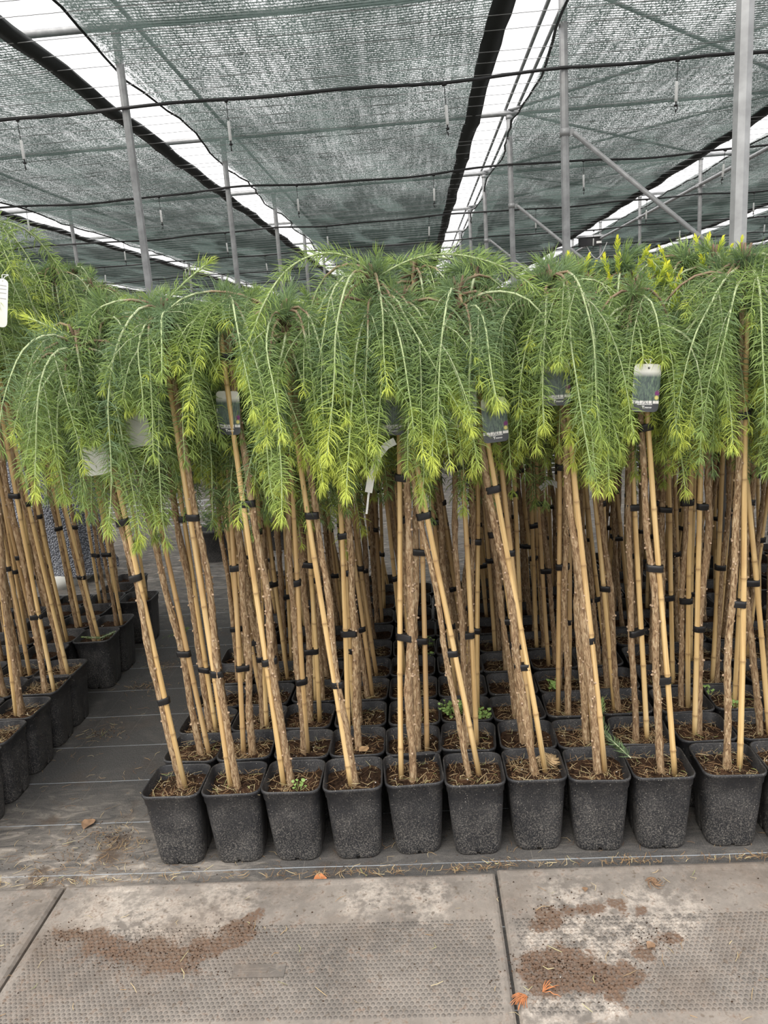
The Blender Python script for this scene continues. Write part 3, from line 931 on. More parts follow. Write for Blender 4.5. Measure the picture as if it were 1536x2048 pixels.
# how far down the photographed crowns of the front row hang (photo x, lowest y), and the labels they leave open to view
HANG = [(-400, 960), (0, 900), (30, 930), (70, 1000), (140, 1000), (180, 1040), (230, 1090), (290, 1130), (330, 1090), (380, 990), (430, 960), (470, 1100), (510, 1120), (560, 1060),
        (600, 1070), (660, 1090), (700, 970), (760, 950), (800, 910), (850, 1020), (880, 910), (940, 975), (980, 930), (1030, 985), (1090, 910), (1150, 970), (1200, 1000),
        (1260, 1070), (1300, 930), (1340, 960), (1400, 1040), (1430, 1040), (1480, 960), (1536, 960), (2000, 980)]
OPEN = [(418, 770, 496, 885), (1275, 728, 1330, 830), (762, 785, 800, 880), (948, 775, 972, 850), (968, 815, 1015, 885), (1095, 735, 1135, 800), (250, 825, 295, 885), (170, 890, 210, 930),
        (328, 700, 352, 800), (342, 800, 370, 900), (440, 650, 468, 772), (1484, 630, 1506, 960)]
def prune(path, T, r_):
    """cut a shoot where the photographed one ends"""
    if T is None: return path
    slack = -abs(r_.normal(0, 55)) + 12
    for i, q in enumerate(path):
        pr = project((T[0] + q[0], T[1] + q[1], T[2] + q[2]))
        if pr is None: continue
        lim = np.interp(pr[0], [a for a, _ in HANG], [b for _, b in HANG]) + slack
        hit = pr[1] > lim
        if not hit and q[1] + T[1] < 1.90:
            hit = any(a < pr[0] < c and b < pr[1] < d for a, b, c, d in OPEN)
        if hit:
            return path[:i] if i >= 5 else None
    return path

def make_crown(seed, n_main=17, reach=1.0, drop=1.0, spacing=0.0026, width=0.0018, gold=0, extra=(), nlen=0.046, fresh=0.5, bias=None, T=None):
    """list of (twig MB, [needle arrays]) per branch, around the graft at the origin"""
    r_ = np.random.default_rng(2000 + seed)
    out = []
    for b in range(n_main):
        tw = MB(); nd = []
        az = 2 * math.pi * (b + r_.uniform(-0.35, 0.35)) / n_main + seed
        if bias is not None and r_.random() < 0.3:
            az = bias + r_.normal(0, 0.5)
        L = r_.uniform(0.30, 0.64) * drop
        k = r_.uniform(8, 26) / reach
        el = r_.uniform(-0.25, 0.95)
        path = shoot_path(r_, (0.006 * math.cos(az), 0.006 * math.sin(az), r_.uniform(-0.085, 0.0)), az, el, L, k, r_.uniform(0.0, 0.22), wander=0.11)
        path = prune(path, T, r_)
        if path is None: continue
        n = len(path)
        sub = path[::3] if n > 12 else path
        if not np.allclose(sub[-1], path[-1]): sub = np.vstack([sub, path[-1]])
        m = len(sub)
        old = r_.uniform(0.06, 0.34)
        tint_b = r_.uniform(-0.05, 0.25); tint_e = min(1.0, fresh + r_.uniform(-0.3, 0.45))
        us = np.linspace(0, 1, m)
        tw.tube(sub, [0.0030 * (1 - u) ** 1.5 + 0.0011 for u in us], 4, t=[0.02 + 0.3 * min(1, u / max(old, .01)) if u < old else 0.5 + 0.4 * u for u in us])
        nd.append(needle_arrays(r_, path, spacing, nlen * r_.uniform(0.85, 1.1), width, old * 0.6, tint_b, tint_e))
        for q in range(int(r_.integers(1, 4))):       # side shoots that leave the arch and hang beside it
            u = r_.uniform(0.10, 0.60); i = int(u * (n - 1))
            az2 = az + r_.choice([-1, 1]) * r_.uniform(0.4, 1.3)
            tang = path[min(i + 1, n - 1)] - path[i]; tang /= max(1e-6, np.linalg.norm(tang))
            el2 = math.asin(max(-1, min(1, tang[2]))) * 0.6 + r_.uniform(-0.1, 0.3)
            L2 = r_.uniform(0.10, 0.36) * drop
            p2 = shoot_path(r_, path[i], az2, el2, L2, r_.uniform(10, 30), r_.uniform(0.0, 0.35), wander=0.1)
            p2 = prune(p2, T, r_)
            if p2 is None: continue
            s2 = p2[::3]
            if not np.allclose(s2[-1], p2[-1]): s2 = np.vstack([s2, p2[-1]])
            if len(s2) < 2: continue
            tw.tube(s2, [0.0016 * (1 - 0.5 * v_) for v_ in np.linspace(0, 1, len(s2))], 3, t=[0.45 + 0.5 * v_ for v_ in np.linspace(0, 1, len(s2))])
            nd.append(needle_arrays(r_, p2, spacing, nlen * r_.uniform(0.75, 1.0), width, 0.04, tint_b + 0.1, min(1, tint_e + 0.12)))
        out.append((tw, nd))
    # short tufts and cut stubs on the graft knuckle
    tw = MB(); nd = []
    for b in range(13):
        az = r_.uniform(0, 2 * math.pi); el = r_.uniform(-0.2, 1.2)
        p2 = shoot_path(r_, (0, 0, r_.uniform(-0.07, 0.0)), az, el, r_.uniform(0.025, 0.07), 3, 0.1, ds=0.006)
        nd.append(needle_arrays(r_, p2, 0.0009, 0.046, width, 0.2, 0.05, r_.uniform(0.05, 0.4), ang_mid=48, tip_len=0.95))
    for b in range(3):
        az = r_.uniform(0, 6.28)
        tw.tube([(0, 0, -0.03), (0.010 * math.cos(az), 0.010 * math.sin(az), 0.008), (0.014 * math.cos(az), 0.014 * math.sin(az), r_.uniform(0.006, 0.026))], [0.0045, 0.0034, 0.0024], 6, t=0.04)
    tw.tube([(0, 0, -0.09), (0.001, 0, -0.04), (0, 0, 0.006)], [0.0075, 0.0090, 0.0045], 7, t=0.03)
    out.append((tw, nd))
    for (start, az, el, L, k, t0, t1) in extra:
        tw = MB(); nd = []
        p2 = prune(shoot_path(r_, start, az, el, L, k, 0.1), T, r_)
        if p2 is None: continue
        tw.tube(p2[::2], [0.0022] * len(p2[::2]), 4, t=0.7)
        nd.append(needle_arrays(r_, p2, spacing * 0.75, nlen, width * 1.1, 0.1, t0, t1, ang_mid=55))
        out.append((tw, nd))
    gl = []
    for b in range(gold):
        az = r_.uniform(0, 6.28); q = r_.random()
        st = (0.16 * math.cos(az) * q, 0.16 * math.sin(az) * q, r_.uniform(-0.05, 0.0) - 0.12 * q)
        p2 = shoot_path(r_, st, az, r_.uniform(0.7, 1.4), r_.uniform(0.05, 0.11), 1.0, 0.3)
        gl.append(needle_arrays(r_, p2, 0.0014, 0.019, width * 1.2, 0.0, 0.3, 1.0, ang_mid=38))
    return out, gl

def crown_data(seed, **kw):
    br, gl = make_crown(seed, **kw)
    tw = MB(); nd = []
    for a, b in br:
        o = len(tw.v)
        tw.v += a.v; tw.f += [tuple(i + o for i in g) for g in a.f]; tw.t += a.t; tw.m += a.m
        nd += b
    return tw.mesh('branches', M['twig'], True), join_needles(nd, 'needles', M['needles']), (join_needles(gl, 'golden_shoots', M['gold']) if gl else None)

SHARED = [crown_data(s, n_main=18, spacing=0.0027, width=0.0025, drop=0.86 + 0.05 * (s % 3 - 1), fresh=0.35 + 0.1 * (s % 4)) for s in range(9)]
GOLDEN = [crown_data(50 + s, n_main=15, spacing=0.0027, width=0.0025, gold=11, drop=0.85, fresh=0.75) for s in range(2)]

Z_AXIS = Vector((0, 0, 1))
def potted_larch(bx, by, top, seed, label, group, crown=None, unique=None, litter=None, cane_side=None, lean_pot=True, ties=None, fine=True):
    r_ = random.Random(seed * 7919 + 13)
    root = thing('potted_weeping_larch', (bx, by, 0), label, 'potted tree', group)
    pz = r_.choice((0, 1, 2, 3)) * math.pi / 2 + r_.gauss(0, 0.03)
    obj('pot', POTS[r_.randrange(4)], root, (0, 0, 0.0006), quat=Quaternion(Z_AXIS, pz))
    so = obj('soil', SOILS[r_.randrange(6)], root, (0, 0, SOIL_Z), quat=Quaternion(Z_AXIS, pz))
    if fine:
        obj('needle_litter', LITTER[litter if litter is not None else r_.randrange(6)], so, (0, 0, 0), quat=Quaternion(Z_AXIS, r_.choice((0, 1, 2, 3)) * math.pi / 2), kind='stuff')
    T = Vector(top) - Vector((bx, by, 0))
    B = Vector((r_.uniform(-0.012, 0.016), r_.uniform(-0.022, 0.012), SOIL_Z - 0.012))
    V = T - B
    L = V.length
    rot = Z_AXIS.rotation_difference(V.normalized()) @ Quaternion(Z_AXIS, r_.uniform(0, 6.28))
    th = r_.uniform(0.9, 1.25)
    obj('trunk', TRUNKS[r_.randrange(8)], root, B, quat=rot, scale=(th, th, (L - 0.02)))
    # cane
    side = cane_side if cane_side is not None else r_.choice((-1, 1))
    a0 = r_.uniform(-0.5, 0.5) + (0 if side > 0 else math.pi)
    s0 = r_.uniform(0.016, 0.036); s1 = 0.0135
    if r_.random() < 0.35: s0 = 0.0145
    dirv = Vector((math.cos(a0), math.sin(a0) * 0.8, 0)).normalized()
    frac = r_.uniform(0.86, 0.97)
    c0 = Vector((B.x, B.y, SOIL_Z - 0.012)) + dirv * s0
    c1 = B + V * frac + dirv * s1
    cv = c1 - c0
    crot = Z_AXIS.rotation_difference(cv.normalized())
    obj('bamboo_cane', CANES[r_.randrange(6)], root, c0, quat=crot @ Quaternion(Z_AXIS, r_.uniform(0, 6.28)), scale=(1, 1, cv.length))
    if ties is None:
        ties = [r_.uniform(0.16, 0.30), r_.uniform(0.42, 0.58), r_.uniform(0.66, 0.76)] if r_.random() < 0.75 else [r_.uniform(0.25, 0.42), r_.uniform(0.6, 0.7)]
        ties = ties + [min(frac - 0.03, 0.88)]
    for fz in ties:
        pt = B + V * fz
        u = (pt.z - c0.z) / cv.z
        pc_ = c0 + cv * u
        sep = (pc_ - pt).length
        i = min(range(len(TIE_SEPS)), key=lambda q: abs(TIE_SEPS[q] - sep))
        dd = (pc_ - pt); dd.z = 0
        q = Quaternion(Z_AXIS, math.atan2(dd.y, dd.x))
        tilt = Z_AXIS.rotation_difference(V.normalized())
        obj('tape_tie', TIES[i], root, (pt + pc_) / 2, quat=tilt @ q)
    # crown
    if unique is not None:
        br, gl = unique
        for a, b in br:
            bo = obj('branch', a.mesh('branch', M['twig'], True), root, T)
            nn = [x for x in b if x is not None]
            if nn:
                obj('needles', join_needles(nn, 'needles', M['needles']), bo, kind='stuff')
        if gl:
            obj('golden_shoots', join_needles(gl, 'golden_shoots', M['gold']), root, T, kind='stuff')
    else:
        tw, nd, gl = crown
        q = Quaternion(Z_AXIS, r_.uniform(0, 6.28))
        sc = r_.uniform(0.92, 1.08)
        bo = obj('branches', tw, root, T, quat=q, scale=(sc, sc, sc), kind='stuff')
        obj('needles', nd, bo, kind='stuff')
        if gl is not None:
            obj('golden_shoots', gl, bo, kind='stuff')
    return root, T

# ------------------------------------------------------------------ main block: grid read off the front row of pots
GX0, GPX, GY0, GPY = -0.735, 0.165, 1.863, 0.1716
front_tops = [(152, 665), (325, 612), (445, 602), (566, 612), (800, 592), (750, 548), (915, 572), (1100, 545), (1270, 572), (1489, 508), (1640, 540), (1780, 540)]
front_notes = ['lone yellow shoot on top', '', 'picture tag behind its trunk', '', '', 'leaning hard towards the aisle', 'pale straw in its pot', 'green sprig in its pot', 'picture tag in its crown', 'brown stems high in crown', '', '']
rm = random.Random(77)
front_ties = [[0.22, 0.50, 0.62], [0.27, 0.60, 0.88], [0.29, 0.62, 0.9], [0.24, 0.60], [0.33, 0.66], [0.28, 0.56, 0.9], [0.25, 0.62], [0.30, 0.70], [0.22, 0.46, 0.74], [0.36, 0.72, 0.92], None, None]
cane_sides = [1, -1, -1, -1, -1, 1, 1, 1, 1, 1, 1, 1]
front_litter = [0, 2, 1, 3, 2, 2, 4, 1, 2, 2, 1, 1]
LARCHES = {}
for j in range(12):
    for i in range(0, 19):
        bx = GX0 + GPX * i + (0.012 if i >= 9 else 0) + rm.gauss(0, 0.003)
        by = GY0 + GPY * j + rm.gauss(0, 0.004)
        if j == 0: bx, by = GX0 + GPX * i + (0.018 if i >= 9 else 0), GY0 + (0.012 if i in (4, 6) else 0)
        pr = project((bx, by, 0.2)); pt_ = project((bx, by, 1.3))
        if pr is None or min(pr[0], pt_[0]) > 1536 + (260 if j else 330): continue
        if j == 0 and i >= len(front_tops): continue
        if j == 11 and 3 <= i <= 7: continue                      # block is one row shorter there
        if j == 10 and i in (4, 5): continue
        if abs(bx - XB) < 0.12 and abs(by - (Y1 - STEP)) < 0.12: continue   # the post stands here
        if abs(bx - 1.40) < 0.09 and abs(by - 3.10) < 0.09: continue        # the prop tube stands here
        seed = j * 40 + i
        grp = 'weeping larches of the main block'
        if j == 0:
            lab = f'weeping larch in the front row, {ORD[i]} from the aisle' + (', ' + front_notes[i] if front_notes[i] else '')
            tp = at_y(*front_tops[i], by)
            ex = ()
            kw = dict(n_main=21, spacing=0.00165, fresh=0.55, T=tuple(tp))
            if i == 0:
                kw.update(n_main=30, reach=1.0, fresh=0.40, drop=1.0)
                ex = (((0, 0, -0.02), math.pi * 1.05, 0.6, 0.13, 0.5, 0.7, 1.0),)
            if i == 1:
                kw.update(reach=1.2); ex = (((0, 0, 0), 0.4, 0.8, 0.16, 2.0, 0.3, 0.7),)
            if i == 5:
                kw.update(n_main=24, reach=1.7, drop=1.05, fresh=0.75); ex = (((0, 0, -0.01), -0.15, 0.5, 0.52, 3.6, 0.3, 0.8), ((0, 0, -0.01), math.pi * 1.2, 0.9, 0.6, 6.0, 0.4, 0.9))
            if i == 6: kw.update(reach=1.3, fresh=0.8)
            if i == 8: kw.update(fresh=0.8)
            if i == 9: kw.update(n_main=22, reach=1.8, drop=1.05, fresh=0.45, gold=5)
            if i == 3: kw.update(reach=1.5, fresh=0.8)
            potted_larch(bx, by, tp, seed, lab, grp, unique=make_crown(100 + i, bias=-math.pi / 2, extra=ex, **kw), litter=front_litter[i], cane_side=cane_sides[i], ties=front_ties[i])
        else:
            lab = f'weeping larch in black pot, {ORD[j]} row behind the mats, {ORD[i]} from the aisle'
            cr = SHARED[rm.randrange(9)]
            dz = rm.gauss(0, 0.045)
            tp = (bx + rm.gauss(-0.045 + 0.04 * (i > 8), 0.065), by + rm.gauss(-0.01, 0.04), 1.475 + dz)
            if j in (1, 2) and i in (8, 9): cr = GOLDEN[(i + j) % 2]; tp = (tp[0], tp[1], 1.535)
            potted_larch(bx, by, tp, seed, lab, grp, crown=cr, fine=(j < 6))

# ------------------------------------------------------------------ block across the aisle
LX0 = -1.448
for j in range(0, 13):
    for i in range(0, 8):
        bx = LX0 - 0.165 * i + rm.gauss(0, 0.004); by = 1.86 + 0.1655 * j + rm.gauss(0, 0.004)
        if i == 0 and j == 6: continue                            # a pot is missing from the edge
        if j > 8 and i == 0 and j != 10: continue
        if j > 10 and i > 1: continue
        pr = project((bx, by, 1.4)); pb = project((bx, by, 0.2))
        if max(pr[0], pb[0]) < -230: continue
        hgt = 1.86 - 0.022 * max(0, j - 5)
        tp = (bx + rm.gauss(-0.02, 0.05), by + rm.gauss(0, 0.04), hgt + rm.gauss(0, 0.05))
        if i == 0:
            lab = f'tall weeping larch across the aisle, {ORD[j]} place along its aisle edge'; grp = 'larches along the far aisle edge'
        else:
            lab = f'tall weeping larch across the aisle, {ORD[i]} column from its aisle edge, {ORD[j]} row'; grp = 'larches inside the block across the aisle'
        potted_larch(bx, by, tp, 5000 + j * 20 + i, lab, grp, crown=SHARED[rm.randrange(9)], fine=(j < 6))

# ================================================================== plant labels and strips in the crowns
def label_outline(w, h, r, n=5):
    pts = []
    for cx, cy, a0 in ((w - r, h - r, 0), (-w + r, h - r, 90), (-w + r, -h + r, 180), (w - r, -h + r, 270)):
        for k in range(n):
            a = math.radians(a0 + 90 * k / (n - 1))
            pts.append((cx + r * math.cos(a), cy + r * math.sin(a)))
    return pts
def card_mesh():
    o = label_outline(0.0315, 0.0525, 0.010)
    n = len(o)
    v = []
    for y in (0.0, 0.0009):
        for (x, z) in o:
            v.append((x, y + 0.18 * x * x * 4, z))
    f = [tuple(range(n)), tuple(range(2 * n - 1, n - 1, -1))] + [(j, n + j, n + (j + 1) % n, (j + 1) % n) for j in range(n)]
    mb = MB().add(v, f)
    mb.m = [1] + [0] * (n + 1)
    return mb.mesh('card', [M['card'], M['print']])
CARD = card_mesh()
hole_me = MB().tube([(0.002, -0.0009, 0.044), (0.002, -0.0004, 0.044)], 0.0024, 8).mesh('punched_hole', M['pipe'])
loop_me = MB().tube([(0.002, -0.0008, 0.044), (0.006, 0.004, 0.056), (0.012, 0.012, 0.062), (0.004, 0.020, 0.062), (-0.004, 0.012, 0.060), (0.0, 0.003, 0.052), (0.002, 0.0014, 0.044)], 0.0010, 5).mesh('tie_loop', M['white_plastic'], True)
# printed name: two lines of small white strokes, as far as they can be made out
tx = MB()
def stroke(x0, z0, x1, z1, w=0.0012):
    a = Vector((x0, -0.0007, z0)); b = Vector((x1, -0.0007, z1))
    d = (b - a).normalized(); nn = Vector((-d.z, 0, d.x)) * w / 2
    tx.add([a - nn, b - nn, b + nn, a + nn], [(0, 1, 2, 3)])
rs = random.Random(4)
x = -0.020
while x < 0.016:
    stroke(x, -0.0372, x + 0.0014, -0.0340 + rs.uniform(-0.001, 0.001), 0.0008); stroke(x + 0.0014, -0.0345, x + 0.0026, -0.0372, 0.0008); x += rs.uniform(0.0026, 0.0036)
stroke(-0.008, -0.0396, -0.002, -0.0396, 0.0014); stroke(-0.005, -0.0396, -0.005, -0.0448, 0.0015)
x = -0.001
while x < 0.014:
    stroke(x, -0.0446, x + 0.0006, -0.0412, 0.0013); stroke(x + 0.0004, -0.0428 + rs.uniform(-0.001, 0.001), x + 0.0024, -0.0428, 0.0010); x += 0.0034
text_me = tx.mesh('printed_name', M['white_plastic'])
def plant_label(px, py, Y, face, tilt, label, scale=1.0):
    p = at_y(px, py, Y)
    r = thing('plant_label', p, label, 'label')
    r.rotation_euler = (rm.gauss(-0.05, 0.05), tilt, 0 if face else math.pi)
    r.rotation_euler[2] += rm.gauss(0, 0.15)
    r.scale = (scale, scale, scale)
    obj('card', CARD, r); obj('punched_hole', hole_me, r); obj('tie_loop', loop_me, r); obj('printed_name', text_me, r)
plant_label(456, 826, 1.858, True, 0.05, 'printed picture label hanging behind the trunk of the third larch', 1.02)
plant_label(783, 826, 1.800, True, 0.04, 'printed picture label half veiled by needles above a dangling white strip')
plant_label(925, 808, 1.800, False, -0.04, 'white blank-backed label beside a dark picture label in the foliage', 1.05)
plant_label(990, 840, 1.790, True, -0.03, 'dark picture label hanging next to a blank white one')
plant_label(1113, 766, 1.800, True, 0.0, 'dim picture label behind needles of the eighth larch')
plant_label(1293, 776, 1.745, True, 0.09, 'bright picture label in front of the ninth larch trunk', 1.02)
plant_label(272, 852, 1.86, False, 0.10, 'blank white label back hanging beside the second larch', 1.0)
plant_label(190, 908, 1.82, False, 0.05, 'blank white label low on the first larch by the aisle')
plant_label(1300, 652, 2.03, False, 0.02, 'small white label near the top of a crown behind the ninth larch', 0.8)
plant_label(1517, 778, 1.93, True, 0.03, 'picture label with purple flower behind the thick larch cane')
p = at_y(2, 606, 2.02)
r = thing('stick_label', p, 'narrow white plastic stick label on the larch across the aisle', 'label')
r.rotation_euler = (0, 0.20, 0.1)
o = label_outline(0.017, 0.062, 0.012)
n = len(o)
obj('card', MB().add([(x, y, z) for y in (0, 0.0009) for x, z in o], [tuple(range(n)), tuple(range(2 * n - 1, n - 1, -1))] + [(j, n + j, n + (j + 1) % n, (j + 1) % n) for j in range(n)]).mesh('card', M['card']), r)
lines = MB()
for zz_ in (0.045, 0.036, 0.026, 0.012):
    lines.box((0, -0.0004, zz_), (0.026, 0.0003, 0.0016))
obj('printed_lines', lines.mesh('printed_lines', M['steel']), r, kind='stuff')
obj('tie_loop', loop_me, r, (0, 0, 0.012))

def strip(pix, Y, w, name, label):
    P = [at_y(x, y, Y + dy) for x, y, dy in pix]
    mb = MB(); v = []
    for i, p in enumerate(P):
        d = (P[min(i + 1, len(P) - 1)] - P[max(i - 1, 0)]).normalized()
        s = d.cross(Vector((0.25 * math.sin(i * 1.3), 1, 0))).normalized() * w / 2
        for q, yo in ((-1, 0), (1, 0), (1, 0.0006), (-1, 0.0006)):
            v.append(p + s * q + Vector((0, yo, 0)))
    n = len(P)
    f = [(i * 4 + a, i * 4 + (a + 1) % 4, (i + 1) * 4 + (a + 1) % 4, (i + 1) * 4 + a) for i in range(n - 1) for a in range(4)] + [(3, 2, 1, 0), tuple((n - 1) * 4 + a for a in range(4))]
    mb.add(v, f)
    obj(name, mb.mesh(name, M['card'], False), label=label, cat='strip')
strip([(790, 882, 0), (772, 892, -.006), (756, 912, -.01), (750, 935, -.006), (742, 955, 0), (737, 985, .004)], 1.795, 0.018, 'paper_strip', 'broad white paper strip dangling below a veiled picture label')
strip([(751, 915, .01), (744, 950, .01), (737, 990, .012), (733, 1028, .01)], 1.80, 0.005, 'paper_strip', 'very thin white paper strip hanging behind the broad strip')
strip([(1080, 978, 0), (1096, 964, .01), (1108, 966, .02), (1122, 976, .02)], 2.5, 0.018, 'paper_strip', 'bent white paper strip caught between stems in the main block')

# ================================================================== weeds, sprigs and fallen bits
def seedling(px, py, z, n, spread, label):
    p = at_z(px, py, z)
    r_ = np.random.default_rng(int(px))
    root = thing('seedling_weed', (p.x, p.y, z - 0.003), label, 'weed')
    st = MB(); 
    leaf = MB()
    w = 0.0055
    leaf.add([(0, 0, 0)] + [(w * math.cos(a), w * math.sin(a) * (0.85), 0.0012 * math.cos(2 * a)) for a in np.linspace(0, 2 * math.pi, 8, endpoint=False)], [(0, k + 1, (k + 1) % 8 + 1) for k in range(8)])
    lm = leaf.mesh('leaf', M['leaf_green'], True)
    for k in range(n):
        a = r_.uniform(0, 6.28); rr = spread * math.sqrt(r_.random())
        h = r_.uniform(0.008, 0.03)
        x, y = rr * math.cos(a), rr * math.sin(a)
        st.tube([(x * 0.5, y * 0.5, 0), (x * 0.9, y * 0.9, h * 0.7), (x, y, h)], 0.0007, 3)
        q = Quaternion((math.cos(a), math.sin(a), 0), r_.normal(0, 0.4)) @ Quaternion((1, 0, 0), 0.45)
        s = r_.uniform(0.7, 1.25)
        obj('leaf', lm, root, (x, y, h), quat=q, scale=(s, s, s))
    obj('stalks', st.mesh('stalks', M['leaf_green']), root, kind='stuff')
seedling(908, 1424, 0.205, 64, 0.050, 'round-leaved green weed filling a pot at the foot of crossing canes')
seedling(965, 1435, 0.205, 26, 0.030, 'smaller patch of round-leaved weed behind the crossing canes')
seedling(1106, 1375, 0.205, 20, 0.022, 'bright clover-like weed at the foot of a trunk in the fourth row')
seedling(1466, 1412, 0.205, 20, 0.028, 'small green weed between the tenth larch and its neighbour behind')
seedling(1418, 1388, 0.205, 10, 0.016, 'tiny green weed on the rim of a third-row pot')
seedling(858, 1290, 0.205, 18, 0.03, 'dim green weed in a shaded pot of the middle rows')
seedling(855, 1318, 0.205, 12, 0.025, 'dim green weed one pot in front of another weed')
seedling(598, 1578, 0.205, 8, 0.02, 'small green rosette in the third front-row pot')

def sprig(pix, label, name='larch_sprig', nlen=0.03, mat='needles'):
    P = np.array([tuple(at_y(x, y, Y)) for x, y, Y in pix])
    D = []
    for a, b in zip(P, P[1:]):
        for u in np.linspace(0, 1, 8, endpoint=False): D.append(a * (1 - u) + b * u)
    D.append(P[-1]); D = np.array(D)
    r_ = np.random.default_rng(int(pix[0][0]))
    root = thing(name, D[0], label, 'sprig')
    D = D - D[0]
    obj('twig', MB().tube(D[::2], 0.0016, 4, t=0.5).mesh('twig', M['twig']), root)
    nd = needle_arrays(r_, D, 0.0011, nlen, 0.0019, 0.0, 0.0, 0.2, ang_mid=50)
    obj('needles', join_needles([nd], 'needles', M[mat]), root, kind='stuff')
sprig([(1262, 1516, 1.83), (1236, 1492, 1.86), (1212, 1470, 1.90), (1198, 1440, 1.95), (1204, 1405, 1.97)], 'blue-green larch sprig lying across the eighth and ninth front pots')
p0 = at_z(330, 1275, 0.02)
sprig([(300, 1292, p0.y), (335, 1278, p0.y + 0.05), (372, 1258, p0.y + 0.12)], 'fallen green sprig on the aisle floor beside a black pot', nlen=0.034)
sprig([(232, 1262, 2.98), (200, 1276, 2.96), (165, 1274, 2.96)], 'dry mossy sprig along the rim of an aisle-edge pot', nlen=0.014)

def leaf_scrap(px, py, z, size, mat, name, label, curl=0.4, rz=0.0, cat='leaf'):
    p = at_z(px, py, z)
    r_ = np.random.default_rng(int(px + py))
    mb = MB(); v = []; k = 7; m = 5
    for i in range(k):
        u = i / (k - 1)
        wd = math.sin(math.pi * min(1, u * 0.96 + 0.02)) ** 0.8 * 0.45
        for j in range(m):
            t_ = (j / (m - 1) - 0.5) * 2
            v.append((size * (u - 0.5), size * wd * t_ * (1 + r_.normal(0, .06)), size * (curl * t_ * t_ * wd + 0.15 * math.sin(u * 7) ** 2 * 0.4) + r_.uniform(0, size * .04) + 0.0015))
    mb.add(v, [(i * m + j, (i + 1) * m + j, (i + 1) * m + j + 1, i * m + j + 1) for i in range(k - 1) for j in range(m - 1)])
    o = obj(name, mb.mesh(name, M[mat], True), loc=(p.x, p.y, z), label=label, cat=cat)
    o.rotation_euler = (0, 0, rz)
leaf_scrap(640, 1761, 0.0, 0.036, 'orange_frond', 'dry_leaf', 'rust-red dry leaf on the ground cover by the mat edge', rz=0.2)
leaf_scrap(178, 1650, 0.0, 0.048, 'dry_leaf', 'dry_leaf', 'tattered pale brown leaf on the aisle floor', rz=1.3)
leaf_scrap(1302, 1893, MAT_T, 0.022, 'dry_leaf', 'dry_leaf', 'small round brown leaf on the mat with the dark soil heap', rz=0.6)
leaf_scrap(1170, 1780, MAT_T, 0.016, 'dry_leaf', 'dry_leaf', 'tiny yellowish leaf on the smooth mat border', rz=1.4)
leaf_scrap(728, 1500, 0.206, 0.034, 'card_tan', 'dry_leaf', 'tan dry leaf sliver in a second-row pot', rz=0.7, curl=0.1)
def frond(px, py, z, n, L, mat, name, label, cat, spread=0.5, rz=0.0, curly=0.0):
    p = at_z(px, py, z)
    r_ = np.random.default_rng(int(px))
    mb = MB()
    for k in range(n):
        a = rz + r_.normal(0, spread); l = L * r_.uniform(0.5, 1.0)
        pts = [(math.cos(a + curly * u) * l * u, math.sin(a + curly * u) * l * u, 0.002 + 0.008 * math.sin(math.pi * u) * r_.uniform(0.3, 1)) for u in np.linspace(0, 1, 6)]
        mb.tube(pts, [0.0008, 0.0010, 0.0011, 0.0011, 0.0009, 0.0005], 4)
    obj(name, mb.mesh(name, M[mat], True), loc=(p.x, p.y, z), label=label, cat=cat)
frond(1056, 1996, MAT_T, 26, 0.042, 'orange_frond', 'dry_frond', 'bright rust-orange dry conifer frond on the mat joint', 'frond', 0.5, math.pi * 1.02, 0.4)
frond(1085, 1985, MAT_T, 7, 0.045, 'orange_frond', 'dry_frond', 'thin rusty twigs lying on the soil heap', 'frond', 0.6, 0.5)
frond(1308, 1768, MAT_T, 22, 0.028, 'dry_leaf', 'curled_twig', 'curled brown twig tangle on the smooth mat border', 'twig', 2.0, 0, 2.5)
frond(1096, 1522, 0.203, 90, 0.045, 'straw', 'straw_clump', 'pale clump of dry straw in the seventh front-row pot', 'straw', 2.5, 0.3, 1.2)

# loose litter on mats, ground cover and along the mat edge
r_ = np.random.default_rng(9)
def pts_rect(n, x0, x1, y0, y1, z): return [(x, y, z) for x, y in zip(r_.uniform(x0, x1, n), r_.uniform(y0, y1, n))]
tn = lambda: float(np.clip(r_.beta(3, 1.8), 0, 1))
obj('needle_litter', strands('needle_litter', pts_rect(95, -1.1, 1.1, 1.15, 1.69, MAT_T + 0.0012), r_, 0.014, 0.038, 0.0014, tn), label='sparse dry needles scattered over the rubber mats', cat='litter', kind='stuff')
edge_pts = []
for _ in range(900):
    x = r_.uniform(-1.8, 1.2)
    dens = 0.35 + 0.65 * (math.sin(x * 5.3) * math.sin(x * 11.7 + 1) > 0.1)
    if r_.random() > dens: continue
    edge_pts.append((x, 1.728 + abs(r_.normal(0, 0.012)) + 0.012 * (x > 0.1), 0.001 + r_.uniform(0, 0.006)))
obj('needle_litter', strands('needle_litter', edge_pts, r_, 0.012, 0.035, 0.0015, lambda: float(np.clip(r_.beta(1.6, 2.6), 0, 1)), lift=0.01), label='ribbon of dry needles and moss caught along the mat edge', cat='litter', kind='stuff')
gp = pts_rect(260, -1.4, 1.2, 1.74, 1.86, 0.0008) + pts_rect(420, -1.4, -0.8, 1.74, 4.0, 0.0008)
for c0, c1, n_, s_ in ((-1.0, 1.93, 110, 0.045), (-1.12, 1.85, 60, 0.05), (-0.92, 1.84, 70, 0.05), (-1.27, 2.55, 70, 0.03), (-1.25, 2.95, 70, 0.03), (-1.22, 3.15, 50, .03)):
    gp += [(c0 + r_.normal(0, s_ * 1.6), c1 + r_.normal(0, s_), 0.001 + r_.uniform(0, 0.004)) for _ in range(n_)]
